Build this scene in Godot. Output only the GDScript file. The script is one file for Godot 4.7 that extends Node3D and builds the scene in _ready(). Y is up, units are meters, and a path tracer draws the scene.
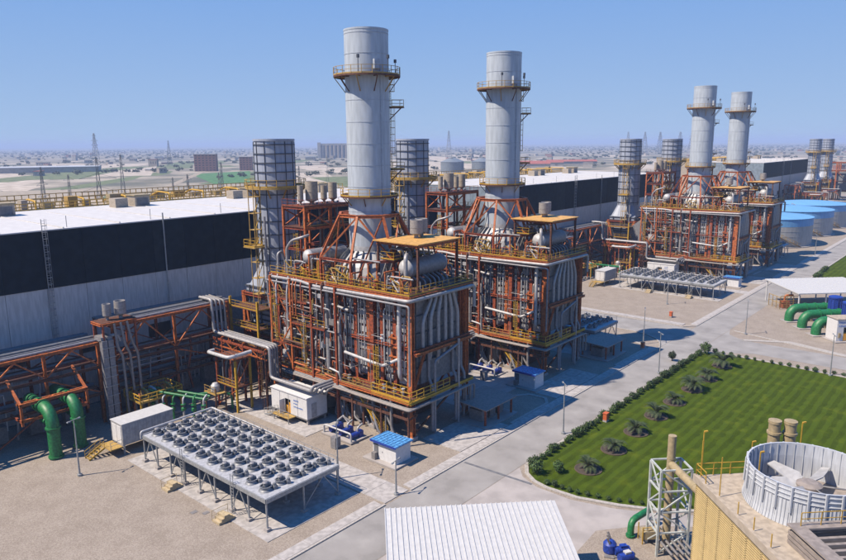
extends Node3D
# Combined cycle power plant seen from the air.
# Plant grid: u runs along the main road, w runs away from the road to the turbine halls, h is height.
var rng := RandomNumberGenerator.new()
var M := {}
var used := {}
var lenses := {}

class MB:
	var v := PackedVector3Array()
	var n := PackedVector3Array()
	var c := PackedColorArray()
	var ix := PackedInt32Array()
	var tint := Color(1, 1, 1)
	func put(p: Vector3, m: Vector3) -> int:
		v.push_back(p); n.push_back(m); c.push_back(tint)
		return v.size() - 1
	func quad(a: Vector3, b: Vector3, d: Vector3, e: Vector3) -> void:
		var m := (b - a).cross(d - a)
		if m.length() < 1e-9: m = (d - a).cross(e - a)
		m = m.normalized()
		var i := put(a, m); put(b, m); put(d, m); put(e, m)
		ix.append_array(PackedInt32Array([i, i + 2, i + 1, i, i + 3, i + 2]))
	func tri(a: Vector3, b: Vector3, d: Vector3) -> void:
		var m := (b - a).cross(d - a).normalized()
		var i := put(a, m); put(b, m); put(d, m)
		ix.append_array(PackedInt32Array([i, i + 2, i + 1]))
	func obox(o: Vector3, x: Vector3, y: Vector3, z: Vector3) -> void:
		# box centred on o with half axes x, y, z
		var s := [o - x - y - z, o + x - y - z, o + x + y - z, o - x + y - z, o - x - y + z, o + x - y + z, o + x + y + z, o - x + y + z]
		for f in [[0, 3, 2, 1], [4, 5, 6, 7], [0, 1, 5, 4], [3, 7, 6, 2], [0, 4, 7, 3], [1, 2, 6, 5]]:
			var a: Vector3 = s[f[0]]; var b: Vector3 = s[f[1]]; var d: Vector3 = s[f[2]]; var e: Vector3 = s[f[3]]
			if (b - a).cross(d - a).dot((a + d) * 0.5 - o) < 0: quad(a, e, d, b)
			else: quad(a, b, d, e)
	func box(lo: Vector3, hi: Vector3) -> void:
		var h := (hi - lo) * 0.5
		obox((lo + hi) * 0.5, Vector3(h.x, 0, 0), Vector3(0, h.y, 0), Vector3(0, 0, h.z))
	func beam(p: Vector3, q: Vector3, wd: float, ht: float) -> void:
		var d := q - p
		if d.length() < 1e-5: return
		var t := d.normalized()
		var up := Vector3.UP if absf(t.y) < 0.95 else Vector3(1, 0, 0)
		var s := t.cross(up).normalized()
		up = s.cross(t).normalized()
		obox((p + q) * 0.5, d * 0.5, s * wd * 0.5, up * ht * 0.5)
	func ibeam(p: Vector3, q: Vector3, wd: float, ht: float) -> void:
		var d := q - p
		var t := d.normalized()
		var up := Vector3.UP if absf(t.y) < 0.95 else Vector3(1, 0, 0)
		var s := t.cross(up).normalized()
		up = s.cross(t).normalized()
		var k := ht * 0.09
		obox((p + q) * 0.5 + up * (ht * 0.5 - k), d * 0.5, s * wd * 0.5, up * k)
		obox((p + q) * 0.5 - up * (ht * 0.5 - k), d * 0.5, s * wd * 0.5, up * k)
		obox((p + q) * 0.5, d * 0.5, s * wd * 0.12, up * (ht * 0.5 - 2.0 * k))
	func tube(pts: Array, r: float, sides := 8, caps := true) -> void:
		var m := pts.size()
		var up := Vector3.UP
		var last := Vector3.ZERO
		var rings := []
		for k in m:
			var p: Vector3 = pts[k]
			var t := Vector3.ZERO
			if k > 0: t += (p - pts[k - 1]).normalized()
			if k < m - 1: t += (pts[k + 1] - p).normalized()
			t = t.normalized()
			if k == 0:
				up = Vector3.UP if absf(t.y) < 0.9 else Vector3(1, 0, 0)
			else:
				up = last
			var s := t.cross(up).normalized()
			up = s.cross(t).normalized()
			last = up
			var mit := 1.0
			if k > 0 and k < m - 1:
				var ca: float = (p - pts[k - 1]).normalized().dot(t)
				mit = 1.0 / maxf(ca, 0.5)
			var ring := []
			for j in sides:
				var a := TAU * j / sides
				var d := s * cos(a) + up * sin(a)
				ring.append(put(p + d * r * (1.0 + (mit - 1.0) * 0.6), d))
			rings.append(ring)
		for k in m - 1:
			for j in sides:
				var j2 := (j + 1) % sides
				var a2: int = rings[k][j]; var b2: int = rings[k][j2]; var c2: int = rings[k + 1][j2]; var d2: int = rings[k + 1][j]
				ix.append_array(PackedInt32Array([a2, b2, c2, a2, c2, d2]))
		if caps:
			for e in [0, m - 1]:
				var q: Vector3 = pts[e]
				var t2: Vector3 = ((pts[0] - pts[1]) if e == 0 else (pts[m - 1] - pts[m - 2])).normalized()
				var ce := put(q, t2)
				var ids := []
				for j in sides: ids.append(put(v[rings[0 if e == 0 else m - 1][j]], t2))
				for j in sides:
					ix.append_array(PackedInt32Array([ce, ids[j], ids[(j + 1) % sides]]))
	func lathe(o: Vector3, prof: Array, sides := 24, a0 := 0.0, a1 := TAU) -> void:
		# prof: [radius, height] pairs; hard edge at each point kept by doubling rings
		for k in prof.size() - 1:
			var r0: float = prof[k][0]; var h0: float = prof[k][1]; var r1: float = prof[k + 1][0]; var h1: float = prof[k + 1][1]
			var sl := Vector2(h1 - h0, r0 - r1).normalized()
			var ids0 := []; var ids1 := []
			for j in sides + 1:
				var a := a0 + (a1 - a0) * j / sides
				var d := Vector3(cos(a), 0, sin(a))
				var nn := (d * sl.x + Vector3.UP * sl.y).normalized()
				ids0.append(put(o + d * r0 + Vector3.UP * h0, nn)); ids1.append(put(o + d * r1 + Vector3.UP * h1, nn))
			for j in sides:
				ix.append_array(PackedInt32Array([ids0[j], ids0[j + 1], ids1[j + 1], ids0[j], ids1[j + 1], ids1[j]]))
	func loft(lo: Array, hi: Array) -> void:
		# two rings of points, flat sides and both caps
		var m := lo.size()
		for k in m:
			quad(lo[k], lo[(k + 1) % m], hi[(k + 1) % m], hi[k])
		for k in range(1, m - 1):
			tri(hi[0], hi[k], hi[k + 1]); tri(lo[0], lo[k + 1], lo[k])
	func sheet(pts: Array, h: float) -> void:
		var poly := PackedVector2Array()
		for p in pts: poly.push_back(Vector2(p[0], -p[1]))
		var t := Geometry2D.triangulate_polygon(poly)
		var b := v.size()
		for p in poly: put(Vector3(p.x, h, p.y), Vector3.UP)
		for k in range(0, t.size(), 3):
			var a := poly[t[k]]; var e := poly[t[k + 1]]; var d := poly[t[k + 2]]
			if (e - a).cross(d - a) > 0: ix.append_array(PackedInt32Array([b + t[k], b + t[k + 1], b + t[k + 2]]))
			else: ix.append_array(PackedInt32Array([b + t[k], b + t[k + 2], b + t[k + 1]]))
	func mesh(colours := false) -> ArrayMesh:
		for k in range(0, ix.size(), 3):
			var i := ix[k]; var j := ix[k + 1]; var l := ix[k + 2]
			if (v[j] - v[i]).cross(v[l] - v[i]).dot(n[i] + n[j] + n[l]) > 0.0:
				ix[k + 1] = l; ix[k + 2] = j
		var ar := []
		ar.resize(Mesh.ARRAY_MAX)
		ar[Mesh.ARRAY_VERTEX] = v; ar[Mesh.ARRAY_NORMAL] = n; ar[Mesh.ARRAY_INDEX] = ix
		if colours: ar[Mesh.ARRAY_COLOR] = c
		var am := ArrayMesh.new()
		am.add_surface_from_arrays(Mesh.PRIMITIVE_TRIANGLES, ar)
		return am

func P(u: float, w: float, h := 0.0) -> Vector3: return Vector3(u, h, -w)

func numbered(s: String) -> String:
	if not used.has(s):
		used[s] = 0
		return s
	used[s] += 1
	return "%s_%03d" % [s, used[s]]

func thing(called: String, label: String, category: String, at: Vector3, group := "", turn := 0.0) -> Node3D:
	var o := Node3D.new()
	o.name = numbered(called)
	add_child(o)
	o.position = at
	o.rotation.y = turn
	o.set_meta("label", label); o.set_meta("category", category)
	if group != "": o.set_meta("group", group)
	return o

func copy(o: Node3D, at: Vector3, label: String, group := "", turn := NAN) -> Node3D:
	var c := o.duplicate()
	var base := String(o.name)
	var cut := base.rfind("_")
	if cut > 0 and base.substr(cut + 1).is_valid_int(): base = base.substr(0, cut)
	c.name = numbered(base)
	add_child(c)
	c.position = at
	if not is_nan(turn): c.rotation.y = turn
	c.set_meta("label", label)
	if group != "": c.set_meta("group", group)
	elif c.has_meta("group"): c.remove_meta("group")
	return c

func part(parent: Node, called: String, mb: MB, mat: Material, colours := false) -> MeshInstance3D:
	var o := MeshInstance3D.new()
	o.mesh = mb.mesh(colours)
	o.material_override = mat
	o.name = called
	parent.add_child(o, true)
	return o

func shared(parent: Node, called: String, mesh: Mesh, mat: Material, tr: Transform3D) -> MeshInstance3D:
	var o := MeshInstance3D.new()
	o.mesh = mesh
	o.material_override = mat
	o.name = called
	parent.add_child(o, true)
	o.transform = tr
	return o

func ground_sheet(called: String, pts: Array, h: float, mat: Material) -> MeshInstance3D:
	var mb := MB.new()
	mb.sheet(pts, h)
	var o := part(self, numbered(called), mb, mat)
	o.set_meta("kind", "structure")
	return o

func pbox(parent: Node, called: String, lo: Vector3, hi: Vector3, mat: Material) -> MeshInstance3D:
	var mb := MB.new()
	mb.box(Vector3(minf(lo.x, hi.x), minf(lo.y, hi.y), minf(lo.z, hi.z)), Vector3(maxf(lo.x, hi.x), maxf(lo.y, hi.y), maxf(lo.z, hi.z)))
	return part(parent, called, mb, mat)

func pbeam(parent: Node, called: String, p: Vector3, q: Vector3, wd: float, ht: float, mat: Material) -> MeshInstance3D:
	var mb := MB.new()
	if wd >= 0.3: mb.ibeam(p, q, wd, ht)
	else: mb.beam(p, q, wd, ht)
	return part(parent, called, mb, mat)

# a pipe through corner points, each corner turned into a bend
func bends(pts: Array, r: float) -> Array:
	var out := [pts[0]]
	for k in range(1, pts.size() - 1):
		var a: Vector3 = pts[k - 1]; var b: Vector3 = pts[k]; var d: Vector3 = pts[k + 1]
		var f := minf(r, minf((b - a).length(), (d - b).length()) * 0.48)
		var s := b + (a - b).normalized() * f
		var e := b + (d - b).normalized() * f
		for i in 4:
			var t := i / 3.0
			out.append(s.lerp(b, t).lerp(b.lerp(e, t), t))
	out.append(pts[-1])
	return out

func pipe(parent: Node, pts: Array, r: float, mat: Material, called := "pipe", sides := 8) -> MeshInstance3D:
	var mb := MB.new()
	mb.tube(bends(pts, r * 2.6), r, sides)
	var q := bends(pts, r * 2.6)
	# joint collars of the cladding
	if r > 0.16:
		for k in range(q.size() - 1):
			var a: Vector3 = q[k]; var b: Vector3 = q[k + 1]
			var ln := (b - a).length()
			if ln > 3.0:
				var nn := int(ln / 2.4)
				for i in range(1, nn):
					var m := a.lerp(b, float(i) / nn)
					mb.tube([m - (b - a).normalized() * 0.05, m + (b - a).normalized() * 0.05], r * 1.06, sides)
	return part(parent, called, mb, mat)

func railing(parent: Node, pts: Array, mat: Material, ht := 1.1, th := 0.05, kick := true) -> MeshInstance3D:
	var mb := MB.new()
	for k in pts.size() - 1:
		var a: Vector3 = pts[k]; var b: Vector3 = pts[k + 1]
		var up := Vector3.UP * ht
		mb.beam(a + up, b + up, th, th)
		mb.beam(a + up * 0.52, b + up * 0.52, th * 0.8, th * 0.8)
		if kick: mb.beam(a + Vector3.UP * 0.1, b + Vector3.UP * 0.1, 0.02, 0.18)
		var m := maxi(1, int(round((b - a).length() / 1.5)))
		for i in range(0 if k == 0 else 1, m + 1):
			var q := a.lerp(b, float(i) / m)
			mb.beam(q, q + up, th, th)
	return part(parent, "railing", mb, mat)

func ladder(parent: Node, foot: Vector3, ht: float, out: Vector3, mat: Material, cage := true) -> MeshInstance3D:
	var mb := MB.new()
	var s := out.cross(Vector3.UP).normalized() * 0.25
	mb.beam(foot + s, foot + s + Vector3.UP * ht, 0.06, 0.06)
	mb.beam(foot - s, foot - s + Vector3.UP * ht, 0.06, 0.06)
	var k := 0.3
	while k < ht:
		mb.beam(foot + s + Vector3.UP * k, foot - s + Vector3.UP * k, 0.04, 0.04)
		k += 0.4
	if cage:
		k = 2.2
		while k < ht:
			var o := foot + Vector3.UP * k
			var e := out.normalized() * 0.7
			var t := s * 1.4
			mb.beam(o + s, o + t + e * 0.6, 0.04, 0.08); mb.beam(o - s, o - t + e * 0.6, 0.04, 0.08)
			mb.beam(o + t + e * 0.6, o + e, 0.04, 0.08); mb.beam(o - t + e * 0.6, o + e, 0.04, 0.08)
			k += 1.0
		for q in [s * 1.4 + out.normalized() * 0.42, -s * 1.4 + out.normalized() * 0.42, out.normalized() * 0.7]:
			mb.beam(foot + q + Vector3.UP * 2.2, foot + q + Vector3.UP * ht, 0.04, 0.04)
	return part(parent, "ladder", mb, mat)

func stairs(parent: Node, p: Vector3, q: Vector3, wd: float, mat: Material, rmat: Material) -> void:
	var fl := Vector3(q.x - p.x, 0, q.z - p.z).normalized()
	var s := fl.cross(Vector3.UP).normalized() * wd * 0.5
	var mb := MB.new()
	mb.beam(p + s, q + s, 0.07, 0.25); mb.beam(p - s, q - s, 0.07, 0.25)
	part(parent, "stringer", mb, rmat)
	var tr := MB.new()
	var m := int((q.y - p.y) / 0.2)
	for k in m:
		var o := p.lerp(q, (k + 0.5) / m)
		tr.obox(o, s, Vector3(0, 0.025, 0), fl * 0.14)
	part(parent, "treads", tr, mat)
	for e in [s, -s]:
		var rb := MB.new()
		var up := Vector3.UP * 1.0
		rb.beam(p + e + up, q + e + up, 0.05, 0.05); rb.beam(p + e + up * 0.5, q + e + up * 0.5, 0.04, 0.04)
		var c := int((q - p).length() / 1.2) + 1
		for k in c + 1:
			var o: Vector3 = p.lerp(q, float(k) / c) + e
			rb.beam(o, o + up, 0.05, 0.05)
		part(parent, "railing", rb, rmat)

func silencer(parent: Node, at: Vector3, r: float, ht: float, mat: Material) -> void:
	var mb := MB.new()
	mb.lathe(at, [[r * 0.35, -0.5], [r * 0.35, 0.0], [r * 0.9, 0.25], [r, 0.3], [r, ht], [r * 0.86, ht], [r * 0.8, ht - 0.3], [0.02, ht - 0.3]], 14)
	mb.lathe(at, [[r, ht * 0.5], [r * 1.04, ht * 0.5], [r * 1.04, ht * 0.5 + 0.08], [r, ht * 0.5 + 0.08]], 14)
	part(parent, "vent_silencer", mb, mat)

func drum(parent: Node, a: Vector3, b: Vector3, r: float, mat: Material, capmat: Material) -> void:
	var t := (b - a).normalized()
	var mb := MB.new()
	mb.tube([a, b], r, 18, false)
	var body := part(parent, "steam_drum", mb, mat)
	for e in [[a, -t], [b, t]]:
		var cp := MB.new()
		var prev := []
		var s: Vector3 = t.cross(Vector3.UP).normalized()
		var y: Vector3 = s.cross(t).normalized()
		for k in 6:
			var ang := PI * 0.5 * k / 5.0
			var ring := []
			for j in 18:
				var f := TAU * j / 18
				var d: Vector3 = s * cos(f) + y * sin(f)
				var nn: Vector3 = (d * cos(ang) + e[1] * sin(ang)).normalized()
				ring.append(cp.put(e[0] + d * r * cos(ang) + e[1] * r * 0.55 * sin(ang), nn))
			if k > 0:
				for j in 18:
					var j2 := (j + 1) % 18
					cp.ix.append_array(PackedInt32Array([prev[j], prev[j2], ring[j2], prev[j], ring[j2], ring[j]]))
			prev = ring
		part(body, "dished_end", cp, capmat)

# ---------------------------------------------------------------- materials
func tex_noise(size: int, freq: float, octaves: int, lo: float, hi: float, seed_: int, sx := 1.0, sy := 1.0) -> ImageTexture:
	var fn := FastNoiseLite.new()
	fn.seed = seed_; fn.noise_type = FastNoiseLite.TYPE_SIMPLEX_SMOOTH
	fn.frequency = freq; fn.fractal_octaves = octaves
	var im := Image.create(size, size, true, Image.FORMAT_RGB8)
	var src := fn.get_seamless_image(size, size) if sx == 1.0 and sy == 1.0 else null
	if src == null:
		fn.frequency = freq
		var big := fn.get_seamless_image(int(size * sx), int(size * sy))
		big.resize(size, size, Image.INTERPOLATE_BILINEAR)
		src = big
	for y in size:
		for x in size:
			var g := src.get_pixel(x, y).r
			var q := lerpf(lo, hi, smoothstep(0.1, 0.9, g))
			im.set_pixel(x, y, Color(q, q, q))
	im.generate_mipmaps()
	return ImageTexture.create_from_image(im)

func tex_normal(size: int, freq: float, octaves: int, strength: float, seed_: int) -> ImageTexture:
	var fn := FastNoiseLite.new()
	fn.seed = seed_; fn.frequency = freq; fn.fractal_octaves = octaves
	fn.noise_type = FastNoiseLite.TYPE_SIMPLEX_SMOOTH
	var im := fn.get_seamless_image(size, size)
	im.convert(Image.FORMAT_RGBA8)
	im.bump_map_to_normal_map(strength)
	im.generate_mipmaps()
	return ImageTexture.create_from_image(im)

func mat(r: float, g: float, b: float, rough := 0.7, metal := 0.0, tex: Texture2D = null, span := 4.0) -> StandardMaterial3D:
	var m := StandardMaterial3D.new()
	m.albedo_color = Color(r * 0.86, g * 0.86, b * 0.86).linear_to_srgb()
	m.roughness = rough; m.metallic = metal
	m.cull_mode = BaseMaterial3D.CULL_DISABLED
	if tex:
		m.albedo_texture = tex
		m.uv1_triplanar = true; m.uv1_world_triplanar = true
		m.uv1_scale = Vector3.ONE / span
	return m

func tex_ramp(size: int, freq: float, octaves: int, ramp: Gradient, seed_: int, fine := 0.0) -> ImageTexture:
	var fn := FastNoiseLite.new()
	fn.seed = seed_; fn.frequency = freq; fn.fractal_octaves = octaves
	fn.noise_type = FastNoiseLite.TYPE_SIMPLEX_SMOOTH
	var src := fn.get_seamless_image(size, size)
	var im := Image.create(size, size, true, Image.FORMAT_RGB8)
	var r2 := RandomNumberGenerator.new()
	r2.seed = seed_
	for y in size:
		for x in size:
			var c := ramp.sample(clampf(src.get_pixel(x, y).r + r2.randf_range(-fine, fine), 0, 1))
			im.set_pixel(x, y, c)
	im.generate_mipmaps()
	return ImageTexture.create_from_image(im)

func ramp(stops: Array) -> Gradient:
	var g := Gradient.new()
	var of := PackedFloat32Array(); var co := PackedColorArray()
	for s in stops:
		of.push_back(s[0]); co.push_back(Color(s[1], s[2], s[3]).linear_to_srgb())
	g.offsets = of; g.colors = co
	return g

func lawn_texture() -> ImageTexture:
	# mown bands: the mower lays the grass one way and back, so bands of two greens, with blotches and clippings
	var fn := FastNoiseLite.new(); fn.seed = 5; fn.frequency = 0.012; fn.fractal_octaves = 4
	var blot := fn.get_seamless_image(1024, 1024)
	var im := Image.create(1024, 1024, true, Image.FORMAT_RGB8)
	var r2 := RandomNumberGenerator.new(); r2.seed = 8
	for y in 1024:
		for x in 1024:
			var bl := blot.get_pixel(x, y).r
			var ph := (y + (bl - 0.5) * 12.0) / 1024.0 * 30.0
			var band := smoothstep(-0.35, 0.35, sin(ph * TAU))
			var g := 0.062 + 0.02 * band + (bl - 0.5) * 0.026 + r2.randf_range(-0.014, 0.014)
			var dry := smoothstep(0.6, 0.9, bl) * 0.016
			im.set_pixel(x, y, Color(g * 0.64 + dry, g + dry * 0.7, g * 0.09).linear_to_srgb())
	im.generate_mipmaps()
	return ImageTexture.create_from_image(im)

func make_materials() -> void:
	var grime := tex_noise(512, 0.012, 6, 0.86, 1.0, 11)
	var rust := tex_noise(512, 0.02, 6, 0.68, 1.0, 23)
	var soft := tex_noise(512, 0.02, 7, 0.95, 1.0, 12)
	var streak := tex_noise(512, 0.02, 5, 0.9, 1.0, 31, 2.0, 0.25)
	M.orange = mat(0.52, 0.14, 0.034, 0.6, 0.0, rust, 5.0)
	M.redsteel = mat(0.33, 0.072, 0.027, 0.6, 0.0, rust, 5.0)
	M.brown = mat(0.13, 0.05, 0.03, 0.7, 0.0, rust, 5.0)
	M.yellow = mat(0.50, 0.30, 0.025, 0.55, 0.0, grime, 3.0)
	M.ochre = mat(0.40, 0.26, 0.07, 0.7, 0.0, grime, 3.0)
	M.cladding = mat(0.36, 0.355, 0.365, 0.5, 0.25, grime, 4.0)
	M.cladding2 = mat(0.25, 0.25, 0.27, 0.55, 0.2, grime, 4.0)
	M.dullpipe = mat(0.22, 0.21, 0.21, 0.6, 0.1, grime, 4.0)
	M.panel = mat(0.41, 0.415, 0.44, 0.5, 0.1, grime, 5.0)
	M.panel2 = mat(0.23, 0.235, 0.26, 0.5, 0.1, grime, 5.0)
	M.panel3 = mat(0.48, 0.485, 0.50, 0.5, 0.1, grime, 5.0)
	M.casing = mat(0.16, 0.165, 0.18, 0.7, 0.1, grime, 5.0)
	M.stack = mat(0.42, 0.475, 0.54, 0.5, 0.0, streak, 12.0)
	M.stackring = mat(0.40, 0.45, 0.52, 0.55, 0.0, grime, 5.0)
	M.bypass = mat(0.33, 0.37, 0.46, 0.5, 0.05, streak, 9.0)
	M.darksteel = mat(0.055, 0.065, 0.09, 0.55, 0.1, grime, 4.0)
	M.canopy = mat(0.58, 0.33, 0.09, 0.65, 0.0, grime, 6.0)
	M.sil = mat(0.30, 0.29, 0.29, 0.6, 0.1, grime, 3.0)
	M.siltan = mat(0.38, 0.33, 0.27, 0.7, 0.0, grime, 3.0)
	M.navy = mat(0.014, 0.023, 0.034, 0.75, 0.0, grime, 14.0)
	M.navy.metallic_specular = 0.2
	M.navy2 = M.navy.duplicate(); M.navy2.albedo_color = Color(0.0115, 0.020, 0.030).linear_to_srgb()
	M.navy3 = M.navy.duplicate(); M.navy3.albedo_color = Color(0.0165, 0.026, 0.036).linear_to_srgb()
	M.cream = mat(0.46, 0.37, 0.23, 0.8, 0.0, grime, 3.0)
	M.hallwhite = mat(0.50, 0.495, 0.50, 0.55, 0.0, streak, 11.0)
	M.hallgrey = mat(0.20, 0.25, 0.30, 0.55, 0.0, grime, 14.0)
	M.roofwhite = mat(0.53, 0.525, 0.525, 0.6, 0.0, soft, 20.0)
	M.whitewall = mat(0.60, 0.605, 0.62, 0.6, 0.0, soft, 6.0)
	M.sheetwhite = mat(0.50, 0.505, 0.51, 0.5, 0.05, soft, 7.0)
	M.container = mat(0.37, 0.375, 0.39, 0.6, 0.0, grime, 6.0)
	M.deck = mat(0.43, 0.445, 0.48, 0.55, 0.1, grime, 5.0)
	M.fan = mat(0.19, 0.205, 0.23, 0.5, 0.1, grime, 2.0)
	M.galv = mat(0.36, 0.38, 0.40, 0.5, 0.4, grime, 3.0)
	M.green = mat(0.014, 0.20, 0.06, 0.5, 0.0, rust, 4.0)
	M.blue = mat(0.015, 0.055, 0.38, 0.5, 0.0, rust, 3.0)
	M.blueroof = mat(0.10, 0.36, 0.74, 0.55, 0.0, rust, 5.0)
	M.tankblue = mat(0.14, 0.36, 0.66, 0.6, 0.0, streak, 16.0)
	M.tankwall = mat(0.36, 0.365, 0.37, 0.6, 0.0, streak, 14.0)
	M.door = mat(0.62, 0.30, 0.03, 0.6)
	M.ink = mat(0.02, 0.12, 0.45, 0.6)
	M.concrete = mat(0.35, 0.325, 0.315, 0.85, 0.0, tex_noise(512, 0.012, 7, 0.9, 1.0, 41), 23.0)
	M.kerb = mat(0.40, 0.375, 0.35, 0.85, 0.0, grime, 3.0)
	M.paving = mat(0.40, 0.38, 0.37, 0.85, 0.0, tex_noise(512, 0.02, 7, 0.86, 1.0, 43), 11.0)
	M.road = mat(1, 1, 1, 0.85, 0.0, tex_ramp(1024, 0.008, 6, ramp([[0.15, 0.20, 0.192, 0.185], [0.35, 0.242, 0.233, 0.226], [0.6, 0.252, 0.243, 0.236], [0.85, 0.29, 0.281, 0.272]]), 51, 0.14), 47.0)
	M.gravel = mat(1, 1, 1, 0.95, 0.0, tex_ramp(1024, 0.02, 5, ramp([[0.1, 0.20, 0.168, 0.138], [0.5, 0.248, 0.211, 0.176], [0.9, 0.30, 0.26, 0.222]]), 61, 0.85), 79.0)
	M.soil = mat(1, 1, 1, 0.95, 0.0, tex_ramp(512, 0.03, 5, ramp([[0.2, 0.03, 0.024, 0.02], [0.8, 0.085, 0.066, 0.05]]), 63, 0.25), 3.0)
	M.lawn = mat(1, 1, 1, 1.0, 0.0, lawn_texture(), 44.0)
	M.lawn.metallic_specular = 0.15
	M.desert = mat(1, 1, 1, 0.95, 0.0, tex_ramp(1024, 0.008, 7, ramp([[0.2, 0.075, 0.082, 0.055], [0.42, 0.14, 0.13, 0.092], [0.58, 0.24, 0.21, 0.16], [0.85, 0.38, 0.335, 0.265]]), 71, 0.08), 1500.0)
	M.field = mat(1, 1, 1, 0.95, 0.0, tex_ramp(512, 0.02, 4, ramp([[0.2, 0.07, 0.10, 0.035], [0.8, 0.15, 0.17, 0.07]]), 72, 0.1), 120.0)
	M.fieldgreen = mat(1, 1, 1, 0.95, 0.0, tex_ramp(512, 0.02, 4, ramp([[0.2, 0.03, 0.11, 0.03], [0.8, 0.07, 0.19, 0.05]]), 73, 0.1), 90.0)
	M.sand = mat(1, 1, 1, 0.95, 0.0, tex_ramp(512, 0.015, 5, ramp([[0.2, 0.32, 0.27, 0.21], [0.8, 0.50, 0.44, 0.37]]), 74, 0.1), 150.0)
	M.track = mat(0.34, 0.29, 0.22, 0.95, 0.0, grime, 40.0)
	M.louvre = mat(0.42, 0.32, 0.15, 0.7, 0.0, grime, 4.0)
	M.towerdeck = mat(0.40, 0.34, 0.27, 0.85, 0.0, grime, 5.0)
	M.frp = mat(0.48, 0.51, 0.56, 0.45, 0.0, streak, 5.0)
	M.taupe = mat(0.27, 0.235, 0.215, 0.7, 0.0, grime, 4.0)
	M.tanpipe = mat(0.36, 0.29, 0.17, 0.6, 0.0, grime, 3.0)
	M.palesteel = mat(0.50, 0.54, 0.53, 0.55, 0.1, grime, 3.0)
	M.brick = mat(0.24, 0.11, 0.085, 0.85, 0.0, grime, 20.0)
	M.farwall = mat(0.32, 0.28, 0.24, 0.85, 0.0, grime, 30.0)
	M.farwall2 = mat(0.42, 0.39, 0.35, 0.85, 0.0, grime, 30.0)
	M.farroof = mat(0.36, 0.10, 0.07, 0.8, 0.0, grime, 30.0)
	M.farroof2 = mat(0.30, 0.29, 0.29, 0.8, 0.0, grime, 30.0)
	M.silo = mat(0.20, 0.235, 0.27, 0.6, 0.2, grime, 20.0)
	M.lattice = mat(0.20, 0.21, 0.22, 0.6, 0.3)
	M.glassdark = mat(0.03, 0.035, 0.045, 0.15)
	M.carpaint = mat(0.012, 0.012, 0.014, 0.25)
	M.rubber = mat(0.02, 0.02, 0.02, 0.8)
	M.whitelamp = mat(0.7, 0.7, 0.68, 0.5)
	M.orangething = mat(0.45, 0.10, 0.03, 0.6)
	M.leaf = mat(1, 1, 1, 0.7)
	M.leaf.vertex_color_use_as_albedo = true
	M.leaf.backlight_enabled = true
	M.leaf.backlight = Color(0.05, 0.09, 0.01)
	M.bark = mat(0.09, 0.065, 0.04, 0.9)

# ---------------------------------------------------------------- boiler
func L(a: float, b: float, h: float) -> Vector3: return Vector3(a, h, -b)

# the walkways hug the frame: overhangs beyond the columns are pulled in
func LB(a: float, b: float, h: float) -> Vector3:
	if a > 0: a *= 0.84
	if a < -6.5: a = -6.5 + (a + 6.5) * 0.74
	elif a > 5.8: a = 5.8 + (a - 5.8) * 0.5
	if b < 0: b *= 0.5
	return Vector3(a, h, -b)

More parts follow.
